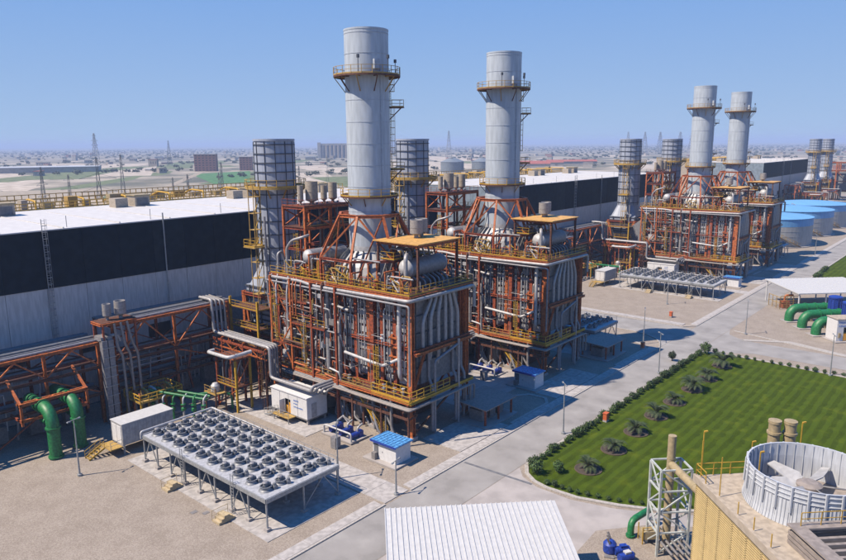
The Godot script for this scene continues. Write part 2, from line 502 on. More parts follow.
func boiler(u0: float, label: String) -> Node3D:
	var r := thing("heat_recovery_boiler", label, "boiler", P(u0, 61.6), "heat recovery boilers with orange steel frames")
	rng.seed = 77
	# casing core, floor and the inlet duct
	pbox(r, "casing", LB(-5.6, 0.9, 7.6), LB(5.6, 26, 20.9), M.casing)
	var mb := MB.new()
	mb.loft([LB(-5.5, 26, 7.8), LB(-5.5, 34, 6.6), LB(5.5, 34, 6.6), LB(5.5, 26, 7.8)], [LB(-5.5, 26, 20.6), LB(-5.5, 34, 14.2), LB(5.5, 34, 14.2), LB(5.5, 26, 20.6)])
	part(r, "inlet_duct", mb, M.cladding2)
	# clad panels on both long sides, between the red buckstays
	var stays := [0.9, 3.5, 6.1, 8.8, 11.5, 14.2, 16.9, 19.6, 22.3, 25.9]
	var pm := [M.panel, M.panel2, M.panel3, M.panel3, M.panel]
	for s in [-1.0, 1.0]:
		for k in 9:
			var b0: float = stays[k] + 0.42
			var b1: float = stays[k + 1] - 0.42
			for j in 10:
				var h0 := 7.9 + j * 1.29
				if s > 0 and (k < 2 or j < 4): continue
				var pn := MB.new()
				var d := rng.randf_range(0.52, 0.68)
				pn.box(Vector3(minf(s * 5.62, s * (5.62 + d)), h0, -b1 + rng.randf_range(-0.1, 0.12)), Vector3(maxf(s * 5.62, s * (5.62 + d)), h0 + rng.randf_range(0.78, 1.02), -b0 - rng.randf_range(-0.1, 0.12)))
				part(r, "casing_panel", pn, pm[rng.randi() % 5])
		for k in 10:
			pbeam(r, "buckstay", LB(s * 6.36, stays[k], 6.6), LB(s * 6.36, stays[k], 20.9), 0.62, 0.62, M.redsteel if k % 3 else M.orange)
		for j in 11:
			pbeam(r, "stiffener", LB(s * 5.95, 0.9, 7.7 + j * 1.29), LB(s * 5.95, 26, 7.7 + j * 1.29), 0.28, 0.2, M.brown)
	# load bearing frame
	for s in [-1.0, 1.0]:
		for b in [0.2, 7.6, 15.0, 22.4, 29.4]:
			pbeam(r, "column", LB(s * 6.9, b, 0), LB(s * 6.9, b, 21.2), 0.72, 0.72, M.orange if b < 1 else M.redsteel)
			pbox(r, "footing", LB(s * 6.9 - 0.8, b - 0.8, 0), LB(s * 6.9 + 0.8, b + 0.8, 0.5), M.concrete)
		for h in [6.9, 13.6, 21.0]:
			pbeam(r, "girder", LB(s * 6.95, 0.2, h), LB(s * 6.95, 29.4, h), 0.4, 0.62 if h > 20 else 0.4, M.orange if h > 20 else M.redsteel)
		for k in 4:
			var b0: float = [0.2, 7.6, 15.0, 22.4][k]
			var b1: float = [7.6, 15.0, 22.4, 29.4][k]
			pbeam(r, "brace", LB(s * 6.9, b0, 0.6), LB(s * 6.9, (b0 + b1) * 0.5, 6.6), 0.26, 0.26, M.redsteel)
			pbeam(r, "brace", LB(s * 6.9, b1, 0.6), LB(s * 6.9, (b0 + b1) * 0.5, 6.6), 0.26, 0.26, M.redsteel)
			if k == 3:
				pbeam(r, "brace", LB(s * 6.9, b0, 7), LB(s * 6.9, b1, 13.4), 0.24, 0.24, M.orange)
				pbeam(r, "brace", LB(s * 6.9, b0, 20.6), LB(s * 6.9, b1, 13.8), 0.24, 0.24, M.orange)
	for b in [0.2, 7.6, 15.0, 22.4, 29.4]:
		for h in [6.9, 21.0]:
			pbeam(r, "cross_girder", LB(-6.7, b, h + 0.01), LB(6.7, b, h + 0.01), 0.4, 0.6, M.redsteel)
		pbeam(r, "brace", LB(-6.7, b, 0.6), LB(6.7, b, 6.5), 0.25, 0.25, M.brown)
	# end wall: recessed, with six falling pipes, a red beam and the lower duct
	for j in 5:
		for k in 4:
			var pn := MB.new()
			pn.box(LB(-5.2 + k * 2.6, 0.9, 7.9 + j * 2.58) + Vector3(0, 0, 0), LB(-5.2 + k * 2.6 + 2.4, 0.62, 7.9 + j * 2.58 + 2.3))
			part(r, "end_panel", pn, M.dullpipe if (j + k) % 3 else M.panel2)  # end panels get darker greys, shade of this face put into the colour
	for k in 6:
		var x := -4.6 + k * 1.75
		var top := 0.9 if k % 2 else 1.2
		pipe(r, [LB(x * 0.62 + 0.4, 0.7, 21.4), LB(x * 0.62 + 0.4, 0.1, 20.4), LB(x, -0.1, 18.2 - absf(x) * 0.2), LB(x, -0.1, 13.4 - (k % 3) * 0.9), LB(x + 0.3, 0.5, 11.6 - (k % 3) * 0.9)], 0.3, M.cladding, "downcomer", 10)
	pbeam(r, "wind_girder", LB(-7.0, -0.6, 13.2), LB(8.0, -0.6, 13.2), 0.5, 0.55, M.redsteel)
	pbeam(r, "wind_girder", LB(-7.0, -1.5, 12.9), LB(8.0, -1.5, 12.9), 0.3, 0.4, M.orange)
	for k in 6: pbeam(r, "outrigger", LB(-6.8 + k * 2.9, -1.5, 12.9), LB(-6.8 + k * 2.9, 0.0, 12.9), 0.2, 0.25, M.redsteel)
	pbeam(r, "brace", LB(-6.6, -0.1, 7.6), LB(-4.2, -0.4, 13.0), 0.3, 0.3, M.orange)
	for x in [-3.4, 2.6, 5.0]: pipe(r, [LB(x, -0.3, 12.4), LB(x, -0.3, 8.4), LB(x, -1.6, 7.6), LB(x, -1.6, 0.6)], 0.24, M.cladding2)
	pipe(r, [LB(-3.0, -1.9, 0.2), LB(-3.0, -1.9, 11.2), LB(2.9, -2.0, 12.6)], 0.2, M.cladding2)
	pipe(r, [LB(2.9, -2.2, 0.2), LB(2.9, -2.2, 13.4)], 0.2, M.cladding)
	pbox(r, "end_hopper", LB(-4.8, 0.1, 8.0), LB(4.8, 0.8, 11.2), M.casing)
	# top deck with walkways and the big pipe that runs round its edge
	pbox(r, "top_deck", LB(-8.6, -1.4, 21.33), LB(8.6, 30.0, 21.5), M.brown)
	for s in [-1.0, 1.0]:
		pbeam(r, "edge_beam", LB(s * 8.6, -1.4, 21.2), LB(s * 8.6, 30.0, 21.2), 0.3, 0.4, M.orange)
		railing(r, [LB(s * 8.5, -1.2, 21.5), LB(s * 8.5, 29.8, 21.5)], M.yellow)
		for k in 9: pbeam(r, "outrigger", LB(s * 7.0, 0.2 + k * 3.6, 21.05), LB(s * 8.6, 0.2 + k * 3.6, 21.05), 0.2, 0.3, M.orange)
	pbeam(r, "edge_beam", LB(-8.6, -1.4, 21.2), LB(8.6, -1.4, 21.2), 0.3, 0.4, M.orange)
	railing(r, [LB(-8.5, -1.2, 21.5), LB(8.5, -1.2, 21.5)], M.yellow)
	pipe(r, [LB(-9.1, 29.6, 20.9), LB(-9.1, 22, 21.0), LB(-9.1, 18.5, 20.6), LB(-9.1, -1.9, 20.9), LB(8.4, -1.9, 20.9), LB(8.4, -1.9, 17.6)], 0.27, M.cladding)
	pipe(r, [LB(-9.5, 30, 20.3), LB(-9.5, -2.3, 20.3), LB(-9.5, -2.3, 9)], 0.16, M.cladding2)
	# hanging branch pipes under the deck on the lit side
	for k in 16:
		var b := 1.6 + k * 1.45
		var z := 18.0 - (k % 3) * 0.8
		pipe(r, [LB(-6.0, b, z), LB(-7.1, b, z + 0.3), LB(-7.3, b + 0.4, 20.6), LB(-8.0, b + 0.4, 20.9)], 0.08, M.cladding, "branch_pipe", 6)
	# lower walkway: deck, pipes slung along its edge, yellow guard at the near corner
	pbox(r, "lower_walkway", LB(-9.4, -1.8, 6.5), LB(-6.5, 29.4, 6.64), M.brown)
	pbox(r, "lower_walkway", LB(-6.4, -2.2, 6.5), LB(7.6, -0.3, 6.64), M.brown)
	pbeam(r, "edge_beam", LB(-9.45, -1.9, 6.35), LB(-9.45, 29.4, 6.35), 0.3, 0.42, M.orange)
	pbeam(r, "edge_beam", LB(-9.45, -2.2, 6.35), LB(7.6, -2.2, 6.35), 0.3, 0.42, M.yellow)
	railing(r, [LB(-9.35, 6.6, 6.64), LB(-9.35, 29.4, 6.64)], M.ochre)
	railing(r, [LB(-9.35, 6.4, 6.64), LB(-9.35, -2.1, 6.64), LB(0.4, -2.1, 6.64)], M.yellow, 1.25, 0.09)
	railing(r, [LB(-7.0, 6.4, 6.64), LB(-7.0, 0.9, 6.64)], M.yellow, 1.2, 0.08)
	pbeam(r, "guard_plate", LB(-9.5, -2.15, 6.55), LB(-9.5, 6.4, 6.55), 0.1, 0.5, M.yellow)
	for k in 3:
		pipe(r, [LB(-9.5 - k * 0.4, 29, 5.9 - k * 0.12), LB(-9.5 - k * 0.4, 13 - k, 5.9 - k * 0.12), LB(-9.5 - k * 0.4, 11 - k, 5.6), LB(-9.5 - k * 0.4, -2.3 - k * 0.4, 5.6), LB(5.0 + k, -2.3 - k * 0.4, 5.6), LB(5.0 + k, -2.3 - k * 0.4, 2.2)], 0.16 + 0.04 * (k % 2), [M.cladding2, M.dullpipe, M.taupe][k])
	for k in 9: pbeam(r, "pipe_shoe", LB(-6.6, -1.0 + k * 3.7, 5.2), LB(-10.6, -1.0 + k * 3.7, 5.2), 0.2, 0.26, M.brown)
	for k in 9: pbeam(r, "hanger", LB(-9.4, -1.0 + k * 3.7, 5.2), LB(-9.4, -1.0 + k * 3.7, 6.4), 0.16, 0.16, M.brown)
	# access tower on the lit side towards the inlet: posts, decks, ladders and a tangle of pipework
	for b in [13.5, 19.0, 24.0, 29.0]:
		pbeam(r, "tower_post", LB(-9.6, b, 0), LB(-9.6, b, 21.2), 0.34, 0.34, M.orange if b > 20 else M.redsteel)
	for q in [[10.4, 19, 29], [14.2, 16, 24], [17.8, 20, 29]]:
		pbox(r, "tower_deck", LB(-9.7, q[1], q[0]), LB(-6.5, q[2], q[0] + 0.12), M.brown)
		pbeam(r, "edge_beam", LB(-9.7, q[1], q[0] - 0.12), LB(-9.7, q[2], q[0] - 0.12), 0.14, 0.2, M.redsteel)
		railing(r, [LB(-9.6, q[1], q[0] + 0.12), LB(-9.6, q[2], q[0] + 0.12)], M.ochre if q[0] > 15 else M.yellow, 1.1, 0.05, false)
	pbeam(r, "brace", LB(-9.6, 24, 7.0), LB(-9.6, 29, 13.8), 0.2, 0.2, M.orange)
	pbeam(r, "brace", LB(-9.6, 29, 7.0), LB(-9.6, 24, 13.8), 0.2, 0.2, M.orange)
	pbeam(r, "brace", LB(-9.6, 24, 14.2), LB(-9.6, 29, 20.8), 0.2, 0.2, M.orange)
	ladder(r, LB(-9.9, 20.5, 6.6), 8.2, Vector3(-1, 0, 0), M.yellow)
	ladder(r, LB(-9.9, 27.6, 10.4), 8.4, Vector3(-1, 0, 0), M.yellow)
	ladder(r, LB(-9.0, 5.4, 6.6), 7.0, Vector3(-1, 0, 0), M.yellow)
	pipe(r, [LB(-8.3, 16.4, 21.6), LB(-8.3, 16.4, 7.2)], 0.36, M.cladding, "riser_pipe", 12)
	pipe(r, [LB(-7.2, 14.6, 15.4), LB(-8.5, 14.6, 15.5), LB(-8.5, 13.6, 15.5), LB(-8.5, 13.6, 7.0)], 0.3, M.cladding, "riser_pipe", 10)
	pipe(r, [LB(-7.4, 25.0, 19.2), LB(-7.9, 12.0, 17.6)], 0.22, M.cladding)
	pipe(r, [LB(-8.1, 26.0, 20.2), LB(-8.1, 17.2, 18.9), LB(-8.1, 17.2, 12)], 0.22, M.cladding)
	pipe(r, [LB(-7.6, 12.6, 11.0), LB(-8.6, 12.6, 11.2), LB(-8.6, 4.6, 10.6), LB(-7.4, 2.4, 11.8)], 0.24, M.panel3)
	pipe(r, [LB(-7.0, 1.9, 20.4), LB(-7.7, 1.9, 20.0), LB(-7.7, 1.9, 9.4), LB(-6.4, 2.4, 8.6)], 0.3, M.panel3, "riser_pipe", 10)
	pipe(r, [LB(-7.3, 29.0, 21.0), LB(-8.4, 29.0, 20.4), LB(-8.4, 29.0, 12.4), LB(-9.0, 28.4, 9.0)], 0.24, M.cladding)
	pbox(r, "instrument_cabinet", LB(-9.0, 24.4, 10.6), LB(-7.9, 26.6, 12.7), M.panel3)
	pbox(r, "instrument_cabinet", LB(-9.0, 21.0, 14.4), LB(-8.2, 22.0, 16.0), M.panel)
	pbox(r, "orange_gate", LB(-7.1, 3.6, 10.2), LB(-6.7, 4.0, 15.2), M.orange)
	pbeam(r, "gate_frame", LB(-7.2, 2.6, 10.2), LB(-7.2, 2.6, 15.2), 0.2, 0.2, M.orange)
	for j in 4: pbeam(r, "gate_frame", LB(-7.25, 2.6, 10.6 + j * 1.4), LB(-7.25, 4.2, 10.6 + j * 1.4), 0.16, 0.2, M.orange)
	# slim silver risers standing in every bay of the lit side
	for k in 9:
		for t in 3:
			var bb: float = stays[k] + 0.62 + t * 0.66 + rng.randf_range(-0.2, 0.2)
			var z0 := rng.randf_range(7.6, 10.5); var z1 := rng.randf_range(16.5, 20.6)
			pipe(r, [LB(-6.3, bb, z1 + 0.3), LB(-7.0, bb, z1), LB(-7.0, bb, z0), LB(-6.3, bb, z0 - 0.4)], rng.randf_range(0.08, 0.15), M.cladding if (k + t) % 3 else M.panel3, "riser_pipe", 7)
	# random small bore pipework in front of the casing
	for k in 44:
		var b := rng.randf_range(13.5, 29.0) if k < 36 else rng.randf_range(1, 13)
		var a := rng.randf_range(-9.2, -6.9)
		var h0 := rng.randf_range(7.0, 17.0)
		var ln := rng.randf_range(1.6, 5.5)
		var pr := rng.randf_range(0.04, 0.14) if k < 36 else 0.045
		var pmat: Material = [M.cladding, M.cladding, M.cladding2, M.dullpipe, M.panel3, M.redsteel][rng.randi() % 6]
		var jog := rng.randf_range(-2.6, 2.6)
		if rng.randf() < 0.5: pipe(r, [LB(a, b, h0), LB(a, b, h0 + ln), LB(a, b + jog, h0 + ln), LB(a, b + jog, minf(h0 + ln + rng.randf_range(0.5, 3), 20.5))], pr, pmat, "small_pipe", 6)
		else: pipe(r, [LB(-6.3, b, h0), LB(a, b, h0), LB(a, b + jog * 1.5, h0), LB(a, b + jog * 1.5, maxf(6.7, h0 - ln))], pr, pmat, "small_pipe", 6)
	# thin uprights, cross runs and cable trays in front of the inlet end
	for k in 74:
		var b := rng.randf_range(12.5, 30.0)
		var a := rng.randf_range(-10.2, -6.8)
		var h0 := rng.randf_range(6.8, 18.0)
		var pmat: Material = [M.cladding, M.brown, M.cladding2, M.dullpipe, M.redsteel, M.orange, M.panel3][rng.randi() % 7]
		if k % 3 == 0: pipe(r, [LB(a, b, h0), LB(a, maxf(13.0, b - rng.randf_range(2, 9)), h0 - rng.randf_range(0, 0.5)), LB(a + 0.6, maxf(13.0, b - 5), h0 - 2.0)], rng.randf_range(0.06, 0.18), pmat, "cross_pipe", 6)
		else: pipe(r, [LB(a, b, h0), LB(a, b, minf(21.2, h0 + rng.randf_range(2, 9))), LB(a + 1.2, b + 0.5, minf(21.4, h0 + 9))], rng.randf_range(0.05, 0.16), pmat, "upright_pipe", 6)
	for k in 34:
		var b := rng.randf_range(13.6, 29.0)
		var a := rng.randf_range(-9.8, -6.8)
		var h0 := rng.randf_range(7.0, 19.0)
		var q := LB(a, b, h0)
		var e := [LB(a, b, h0 + rng.randf_range(1.2, 3.4)), LB(a, minf(29.6, b + rng.randf_range(1.5, 5)), h0), LB(a, minf(29.6, b + rng.randf_range(1, 3)), h0 + rng.randf_range(1, 2.6))][k % 3] as Vector3
		pbeam(r, "light_member", q, e, 0.11, 0.13, [M.orange, M.yellow, M.orange, M.ochre, M.redsteel][k % 5])
	for k in 16:
		var b := rng.randf_range(0.5, 28.0)
		var q := LB(rng.randf_range(-8.0, -5.4), b, 21.5)
		pbeam(r, "light_member", q, q + Vector3(0, rng.randf_range(1.0, 3.2), 0), 0.11, 0.13, M.orange if k % 2 else M.yellow)
		pbeam(r, "light_member", q + Vector3(0, 1.0, 0), q + Vector3(rng.randf_range(-0.8, 0.8), 1.0 + (k % 3) * 0.6, -rng.randf_range(0.8, 2.6)), 0.1, 0.12, M.yellow if k % 3 else M.orange)
	for k in 7:
		var b := rng.randf_range(14.0, 29.0)
		var h := rng.randf_range(7.0, 19.0)
		pbox(r, "junction_box", LB(-10.0 + rng.randf() * 2.0, b, h), LB(-9.0, b + rng.randf_range(0.5, 1.2), h + rng.randf_range(0.6, 1.3)), [M.panel, M.dullpipe, M.panel3][k % 3])
	for k in 24:
		var b := rng.randf_range(1.0, 29.0)
		var o := LB(rng.randf_range(-9.0, -7.0), b, [6.7, 10.55, 14.35, 6.7][rng.randi() % 4])
		var vb := MB.new()
		vb.lathe(o, [[0.16, 0], [0.16, 0.4], [0.34, 0.42], [0.34, 0.55], [0.12, 0.6], [0.12, 0.95], [0.3, 0.97], [0.3, 1.03], [0.02, 1.05]], 8)
		part(r, "valve", vb, [M.cladding2, M.dullpipe, M.redsteel, M.panel3][k % 4])
	pbox(r, "added_dark_fill", LB(-4.4, 5.5, 0.3), LB(5.4, 29, 6.4), M.brown)  # dark box added to deepen the shade beneath the boiler
	for k in 6:
		pbeam(r, "walkway_post", LB(-9.3, -1.4 + k * 6.0, 0), LB(-9.3, -1.4 + k * 6.0, 6.2), 0.26, 0.26, M.brown)
		pbeam(r, "walkway_tie", LB(-9.3, -1.4 + k * 6.0, 3.9), LB(-6.9, -1.4 + k * 6.0, 3.9), 0.18, 0.22, M.brown)
	for q in [[-9.3, 3.9], [-6.95, 4.1]]: pbeam(r, "walkway_beam", LB(q[0], -1.6, q[1]), LB(q[0], 29.2, q[1]), 0.2, 0.34, M.brown)
	for k in 5: pipe(r, [LB(-8.9 + k * 0.45, 28.6, 4.25 + (k % 2) * 0.3), LB(-8.9 + k * 0.45, 4.0 + k * 2.6, 4.25 + (k % 2) * 0.3), LB(-8.9 + k * 0.45, 4.0 + k * 2.6, 0.4)], 0.13 + 0.04 * (k % 3), [M.dullpipe, M.cladding2, M.brown, M.taupe, M.cladding][k])
	# under the boiler: pipes, tanks and stairs between the legs
	for k in 16:
		var b := rng.randf_range(2.0, 29.0)
		var a := rng.randf_range(-9.5, -6.0)
		pipe(r, [LB(a, b, 6.3), LB(a, b, rng.randf_range(1.6, 3.2)), LB(a + rng.randf_range(-1.8, 0.2), b - rng.randf_range(0.5, 2.0), 1.0), LB(a - 0.4, b - 2.0, 0.1)], rng.randf_range(0.1, 0.27), [M.cladding, M.cladding2, M.dullpipe, M.panel3][k % 4], "drain_pipe", 7)
	for b in [12.0, 19.0, 27.0]:
		var tk := MB.new()
		tk.lathe(LB(-5.8, b, 0.3), [[0.02, 0.0], [1.3, 0.2], [1.3, 3.0], [0.9, 3.4], [0.02, 3.5]], 14)
		part(r, "blowdown_tank", tk, M.dullpipe)
	stairs(r, LB(-8.4, 4.4, 0.1), LB(-8.4, 10.6, 6.5), 1.0, M.ochre, M.yellow)
	# roof: transition to the stack with curved ribs
	var tr := MB.new()
	tr.lathe(LB(0, 14.5, 0), [[5.5, 21.5], [5.35, 22.5], [5.0, 23.6], [4.4, 24.6], [3.75, 25.4], [3.36, 25.8], [3.36, 26.6]], 24)
	var cone := part(r, "stack_transition", tr, M.panel3)
	for k in 24:
		var f := TAU * k / 24 + 0.06
		var d := Vector3(cos(f), 0, sin(f))
		var rb := MB.new()
		var prof := [[5.65, 21.5], [5.5, 22.55], [5.15, 23.7], [4.55, 24.72], [3.88, 25.52], [3.5, 25.9]]
		for j in 5: rb.beam(LB(0, 14.5, 0) + d * prof[j][0] + Vector3.UP * prof[j][1], LB(0, 14.5, 0) + d * prof[j + 1][0] + Vector3.UP * prof[j + 1][1], 0.13, 0.32)
		part(cone, "rib", rb, M.casing)
	# orange truss that carries the foot of the stack
	var ring := []; var low := []
	for k in 8:
		var f := TAU * (k + 0.5) / 8
		ring.append(LB(5.0 * cos(f), 14.5 + 5.0 * sin(f), 31.3))
		low.append(LB(8.6 * cos(f), 14.5 + 8.6 * sin(f), 25.0))
	for k in 8:
		pbeam(r, "truss_ring", ring[k], ring[(k + 1) % 8], 0.4, 0.5, M.orange)
		pbeam(r, "truss_ring", low[k], low[(k + 1) % 8], 0.3, 0.36, M.redsteel)
		pbeam(r, "truss_leg", ring[k], low[k], 0.34, 0.34, M.orange)
		pbeam(r, "truss_leg", low[k], Vector3(low[k].x, 21.5, low[k].z), 0.34, 0.34, M.redsteel)
		if k % 2 == 0:
			pbeam(r, "truss_diagonal", ring[k], low[(k + 1) % 8], 0.22, 0.22, M.orange)
			pbeam(r, "truss_diagonal", ring[(k + 1) % 8], LB(0, 14.5, 0) + (low[k] - LB(0, 14.5, 0)) * Vector3(0.75, 0, 0.75) + Vector3.UP * 21.6, 0.2, 0.2, M.orange)
			pbeam(r, "truss_diagonal", ring[k], low[(k + 7) % 8], 0.22, 0.22, M.orange)
		pbeam(r, "truss_tie", ring[k], LB(0, 14.5, 31.3) + (ring[k] - LB(0, 14.5, 31.3)).normalized() * 3.4, 0.25, 0.3, M.redsteel)
	# high pressure drum under its flat canopy
	drum(r, LB(-3.6, 3.8, 24.3), LB(4.8, 3.8, 24.3), 1.35, M.cladding2, M.panel3)
	for x in [-2.2, 3.4]:
		pbox(r, "saddle", LB(x - 0.3, 2.8, 21.5), LB(x + 0.3, 4.8, 23.4), M.brown)
	for k in 7: pipe(r, [LB(-2.9 + k * 1.15, 3.3, 23.1), LB(-2.9 + k * 1.15, 1.8, 22.4), LB(-2.9 + k * 1.15, 1.8, 21.5)], 0.16, M.cladding2, "branch_pipe", 6)
	for q in [[-4.4, 0.9], [5.4, 0.9], [-4.4, 8.6], [5.4, 8.6]]: pbeam(r, "canopy_post", LB(q[0], q[1], 21.5), LB(q[0], q[1], 28.0), 0.3, 0.3, M.brown)
	for q in [0.9, 8.6]: pbeam(r, "canopy_beam", LB(-4.7, q, 27.8), LB(5.7, q, 27.8), 0.3, 0.4, M.orange)
	for q in [-4.4, 5.4]: pbeam(r, "canopy_beam", LB(q, 0.6, 27.82), LB(q, 8.9, 27.82), 0.3, 0.38, M.orange)
	var can := MB.new()
	can.box(LB(-4.9, 0.4, 28.05) - Vector3(0, 0, 8.8), LB(5.9, 0.4, 28.2))
	part(r, "canopy_roof", can, M.canopy)
	for k in 9: pbeam(r, "canopy_purlin", LB(-4.7, 1.0 + k * 0.95, 27.97), LB(5.7, 1.0 + k * 0.95, 27.97), 0.12, 0.12, M.orange)
	silencer(r, LB(0.6, 5.4, 28.6), 0.95, 2.3, M.sil)
	silencer(r, LB(2.8, 6.0, 28.6), 0.95, 2.3, M.sil)
	pipe(r, [LB(-5.3, 2.4, 21.4), LB(-5.3, 2.4, 26.2), LB(-4.4, 3.0, 26.6), LB(-2.8, 3.8, 25.5)], 0.3, M.cladding, "riser_pipe", 10)
	# low pressure drum, silencer on its post, small roof pipes
	drum(r, LB(-6.4, 22.0, 24.6), LB(1.0, 22.0, 24.6), 1.15, M.cladding2, M.panel3)
	for x in [-4.6, 0.6]: pbox(r, "saddle", LB(x - 0.25, 21.2, 21.5), LB(x + 0.25, 22.8, 23.8), M.brown)
	silencer(r, LB(-5.4, 19.0, 23.6), 0.72, 2.6, M.sil)
	pipe(r, [LB(-5.4, 19.0, 21.4), LB(-5.4, 19.0, 23.4)], 0.22, M.dullpipe)
	pipe(r, [LB(-7.2, 26.6, 21.4), LB(-7.2, 26.6, 25.6), LB(-7.2, 25.2, 27.0), LB(-6.4, 23.2, 27.6), LB(-5.2, 23.2, 27.8)], 0.22, M.cladding, "riser_pipe")
	pipe(r, [LB(-7.6, 28.6, 21.4), LB(-7.6, 28.6, 24.6), LB(-6.4, 28.6, 24.9), LB(-5.6, 28.6, 22)], 0.2, M.cladding)
	ladder(r, LB(-5.6, 25.6, 21.5), 6.5, Vector3(-1, 0, 0), M.yellow)
	for k in 30:
		var b := rng.randf_range(0.5, 29.0)
		var a := rng.randf_range(-8.2, -5.2) if k < 22 else rng.randf_range(5.2, 8.0)
		var h1 := rng.randf_range(22.0, 24.2)
		pipe(r, [LB(a, b, 21.5), LB(a, b, h1), LB(a, b + rng.randf_range(-2.5, 2.5), h1), LB(a + rng.randf_range(-0.6, 0.6), b, 21.6)], rng.randf_range(0.06, 0.16), [M.cladding, M.dullpipe, M.redsteel, M.ochre, M.cladding2][k % 5], "small_pipe", 6)
	for k in 14:
		var o := LB(rng.randf_range(-8.0, -6.0), rng.randf_range(1, 29), 21.5)
		var vb := MB.new()
		vb.lathe(o, [[0.2, 0], [0.2, 0.5], [0.4, 0.52], [0.4, 0.66], [0.14, 0.7], [0.14, 1.2], [0.34, 1.22], [0.34, 1.3], [0.02, 1.32]], 8)
		part(r, "valve", vb, [M.cladding2, M.yellow, M.redsteel, M.orange][k % 4])
	railing(r, [LB(-6.9, 0.6, 21.5), LB(-6.9, 12.0, 21.5)], M.yellow)
	railing(r, [LB(-6.9, 18.0, 21.5), LB(-6.9, 29.6, 21.5)], M.yellow)
	# small portal frames and a drum platform that crowd the deck
	for k in 7:
		var b := 0.8 + k * 3.3
		if k > 3: b += 3.0
		var hh := 23.4 + (k % 3) * 0.9
		pbeam(r, "portal_post", LB(-8.2, b, 21.5), LB(-8.2, b, hh), 0.18, 0.18, M.orange)
		pbeam(r, "portal_post", LB(-6.0, b, 21.5), LB(-6.0, b, hh), 0.18, 0.18, M.orange)
		pbeam(r, "portal_beam", LB(-8.4, b, hh), LB(-5.8, b, hh), 0.2, 0.22, M.orange if k % 2 else M.redsteel)
		if k % 2 == 0: pipe(r, [LB(-7.1, b - 1.6, hh + 0.25), LB(-7.1, b + 3.6, hh + 0.25), LB(-7.1, b + 3.6, 21.6)], 0.13, M.cladding2 if k % 4 else M.cladding)
	pbox(r, "drum_platform", LB(-4.2, 5.6, 25.3), LB(5.2, 8.4, 25.4), M.brown)
	railing(r, [LB(-4.2, 8.3, 25.4), LB(-4.2, 5.7, 25.4), LB(5.2, 5.7, 25.4)], M.yellow)
	for k in 6: pipe(r, [LB(-3.4 + k * 1.5, 4.2, 25.5), LB(-3.4 + k * 1.5, 4.6, 26.9), LB(-3.0 + k * 1.5, 7.4, 26.9), LB(-3.0 + k * 1.5, 9.4, 22.0)], 0.14, [M.cladding, M.dullpipe, M.redsteel][k % 3])
	# rear steel tower with silencers on its flat top
	for x in [-5.0, 0.6, 6.2]:
		for b in [24.2, 29.6]:
			pbeam(r, "rear_post", LB(x, b, 21.5), LB(x, b, 32.0), 0.36, 0.36, M.orange)
	for h in [25.2, 28.6, 31.9]:
		for b in [24.2, 29.6]: pbeam(r, "rear_beam", LB(-5.2, b, h), LB(6.4, b, h), 0.3, 0.4, M.orange if h > 28 else M.redsteel)
		for x in [-5.0, 0.6, 6.2]: pbeam(r, "rear_beam", LB(x, 24.4, h), LB(x, 29.4, h), 0.3, 0.36, M.redsteel)
	for b in [24.2, 29.6]:
		pbeam(r, "brace", LB(-5.0, b, 28.8), LB(0.6, b, 31.7), 0.2, 0.2, M.orange)
		pbeam(r, "brace", LB(0.6, b, 28.8), LB(-5.0, b, 31.7), 0.2, 0.2, M.orange)
		pbeam(r, "brace", LB(0.6, b, 25.4), LB(6.2, b, 28.4), 0.2, 0.2, M.orange)
		pbeam(r, "brace", LB(6.2, b, 21.8), LB(0.6, b, 25.0), 0.2, 0.2, M.orange)
	pbox(r, "rear_deck", LB(-5.2, 24.0, 32.1), LB(6.4, 29.8, 32.22), M.brown)
	pbox(r, "rear_deck", LB(-5.2, 24.4, 28.8), LB(6.4, 29.4, 28.9), M.brown)
	railing(r, [LB(-5.1, 24.1, 32.2), LB(6.3, 24.1, 32.2)], M.redsteel)
	railing(r, [LB(-5.1, 24.5, 28.9), LB(6.3, 24.5, 28.9)], M.ochre)
	railing(r, [LB(-5.1, 24.1, 32.2), LB(-5.1, 29.7, 32.2)], M.redsteel)
	silencer(r, LB(-1.0, 27.0, 32.6), 1.05, 3.4, M.siltan)
	silencer(r, LB(-2.9, 27.6, 32.6), 0.5, 2.8, M.siltan)
	silencer(r, LB(2.4, 27.4, 32.6), 0.55, 2.6, M.siltan)
	silencer(r, LB(5.0, 27.6, 32.6), 0.75, 3.0, M.siltan)
	for k in 8:
		var x := -4.5 + k * 1.4
		pipe(r, [LB(x, 26.0 + (k % 3), 21.5), LB(x, 26.0 + (k % 3), 28 + (k % 4)), LB(x + 0.8, 27.4, 32.4)], 0.17, M.cladding2 if k % 2 else M.redsteel)
	stairs(r, LB(-4.2, 25.0, 21.6), LB(4.4, 25.0, 28.8), 0.9, M.ochre, M.ochre)
	return r

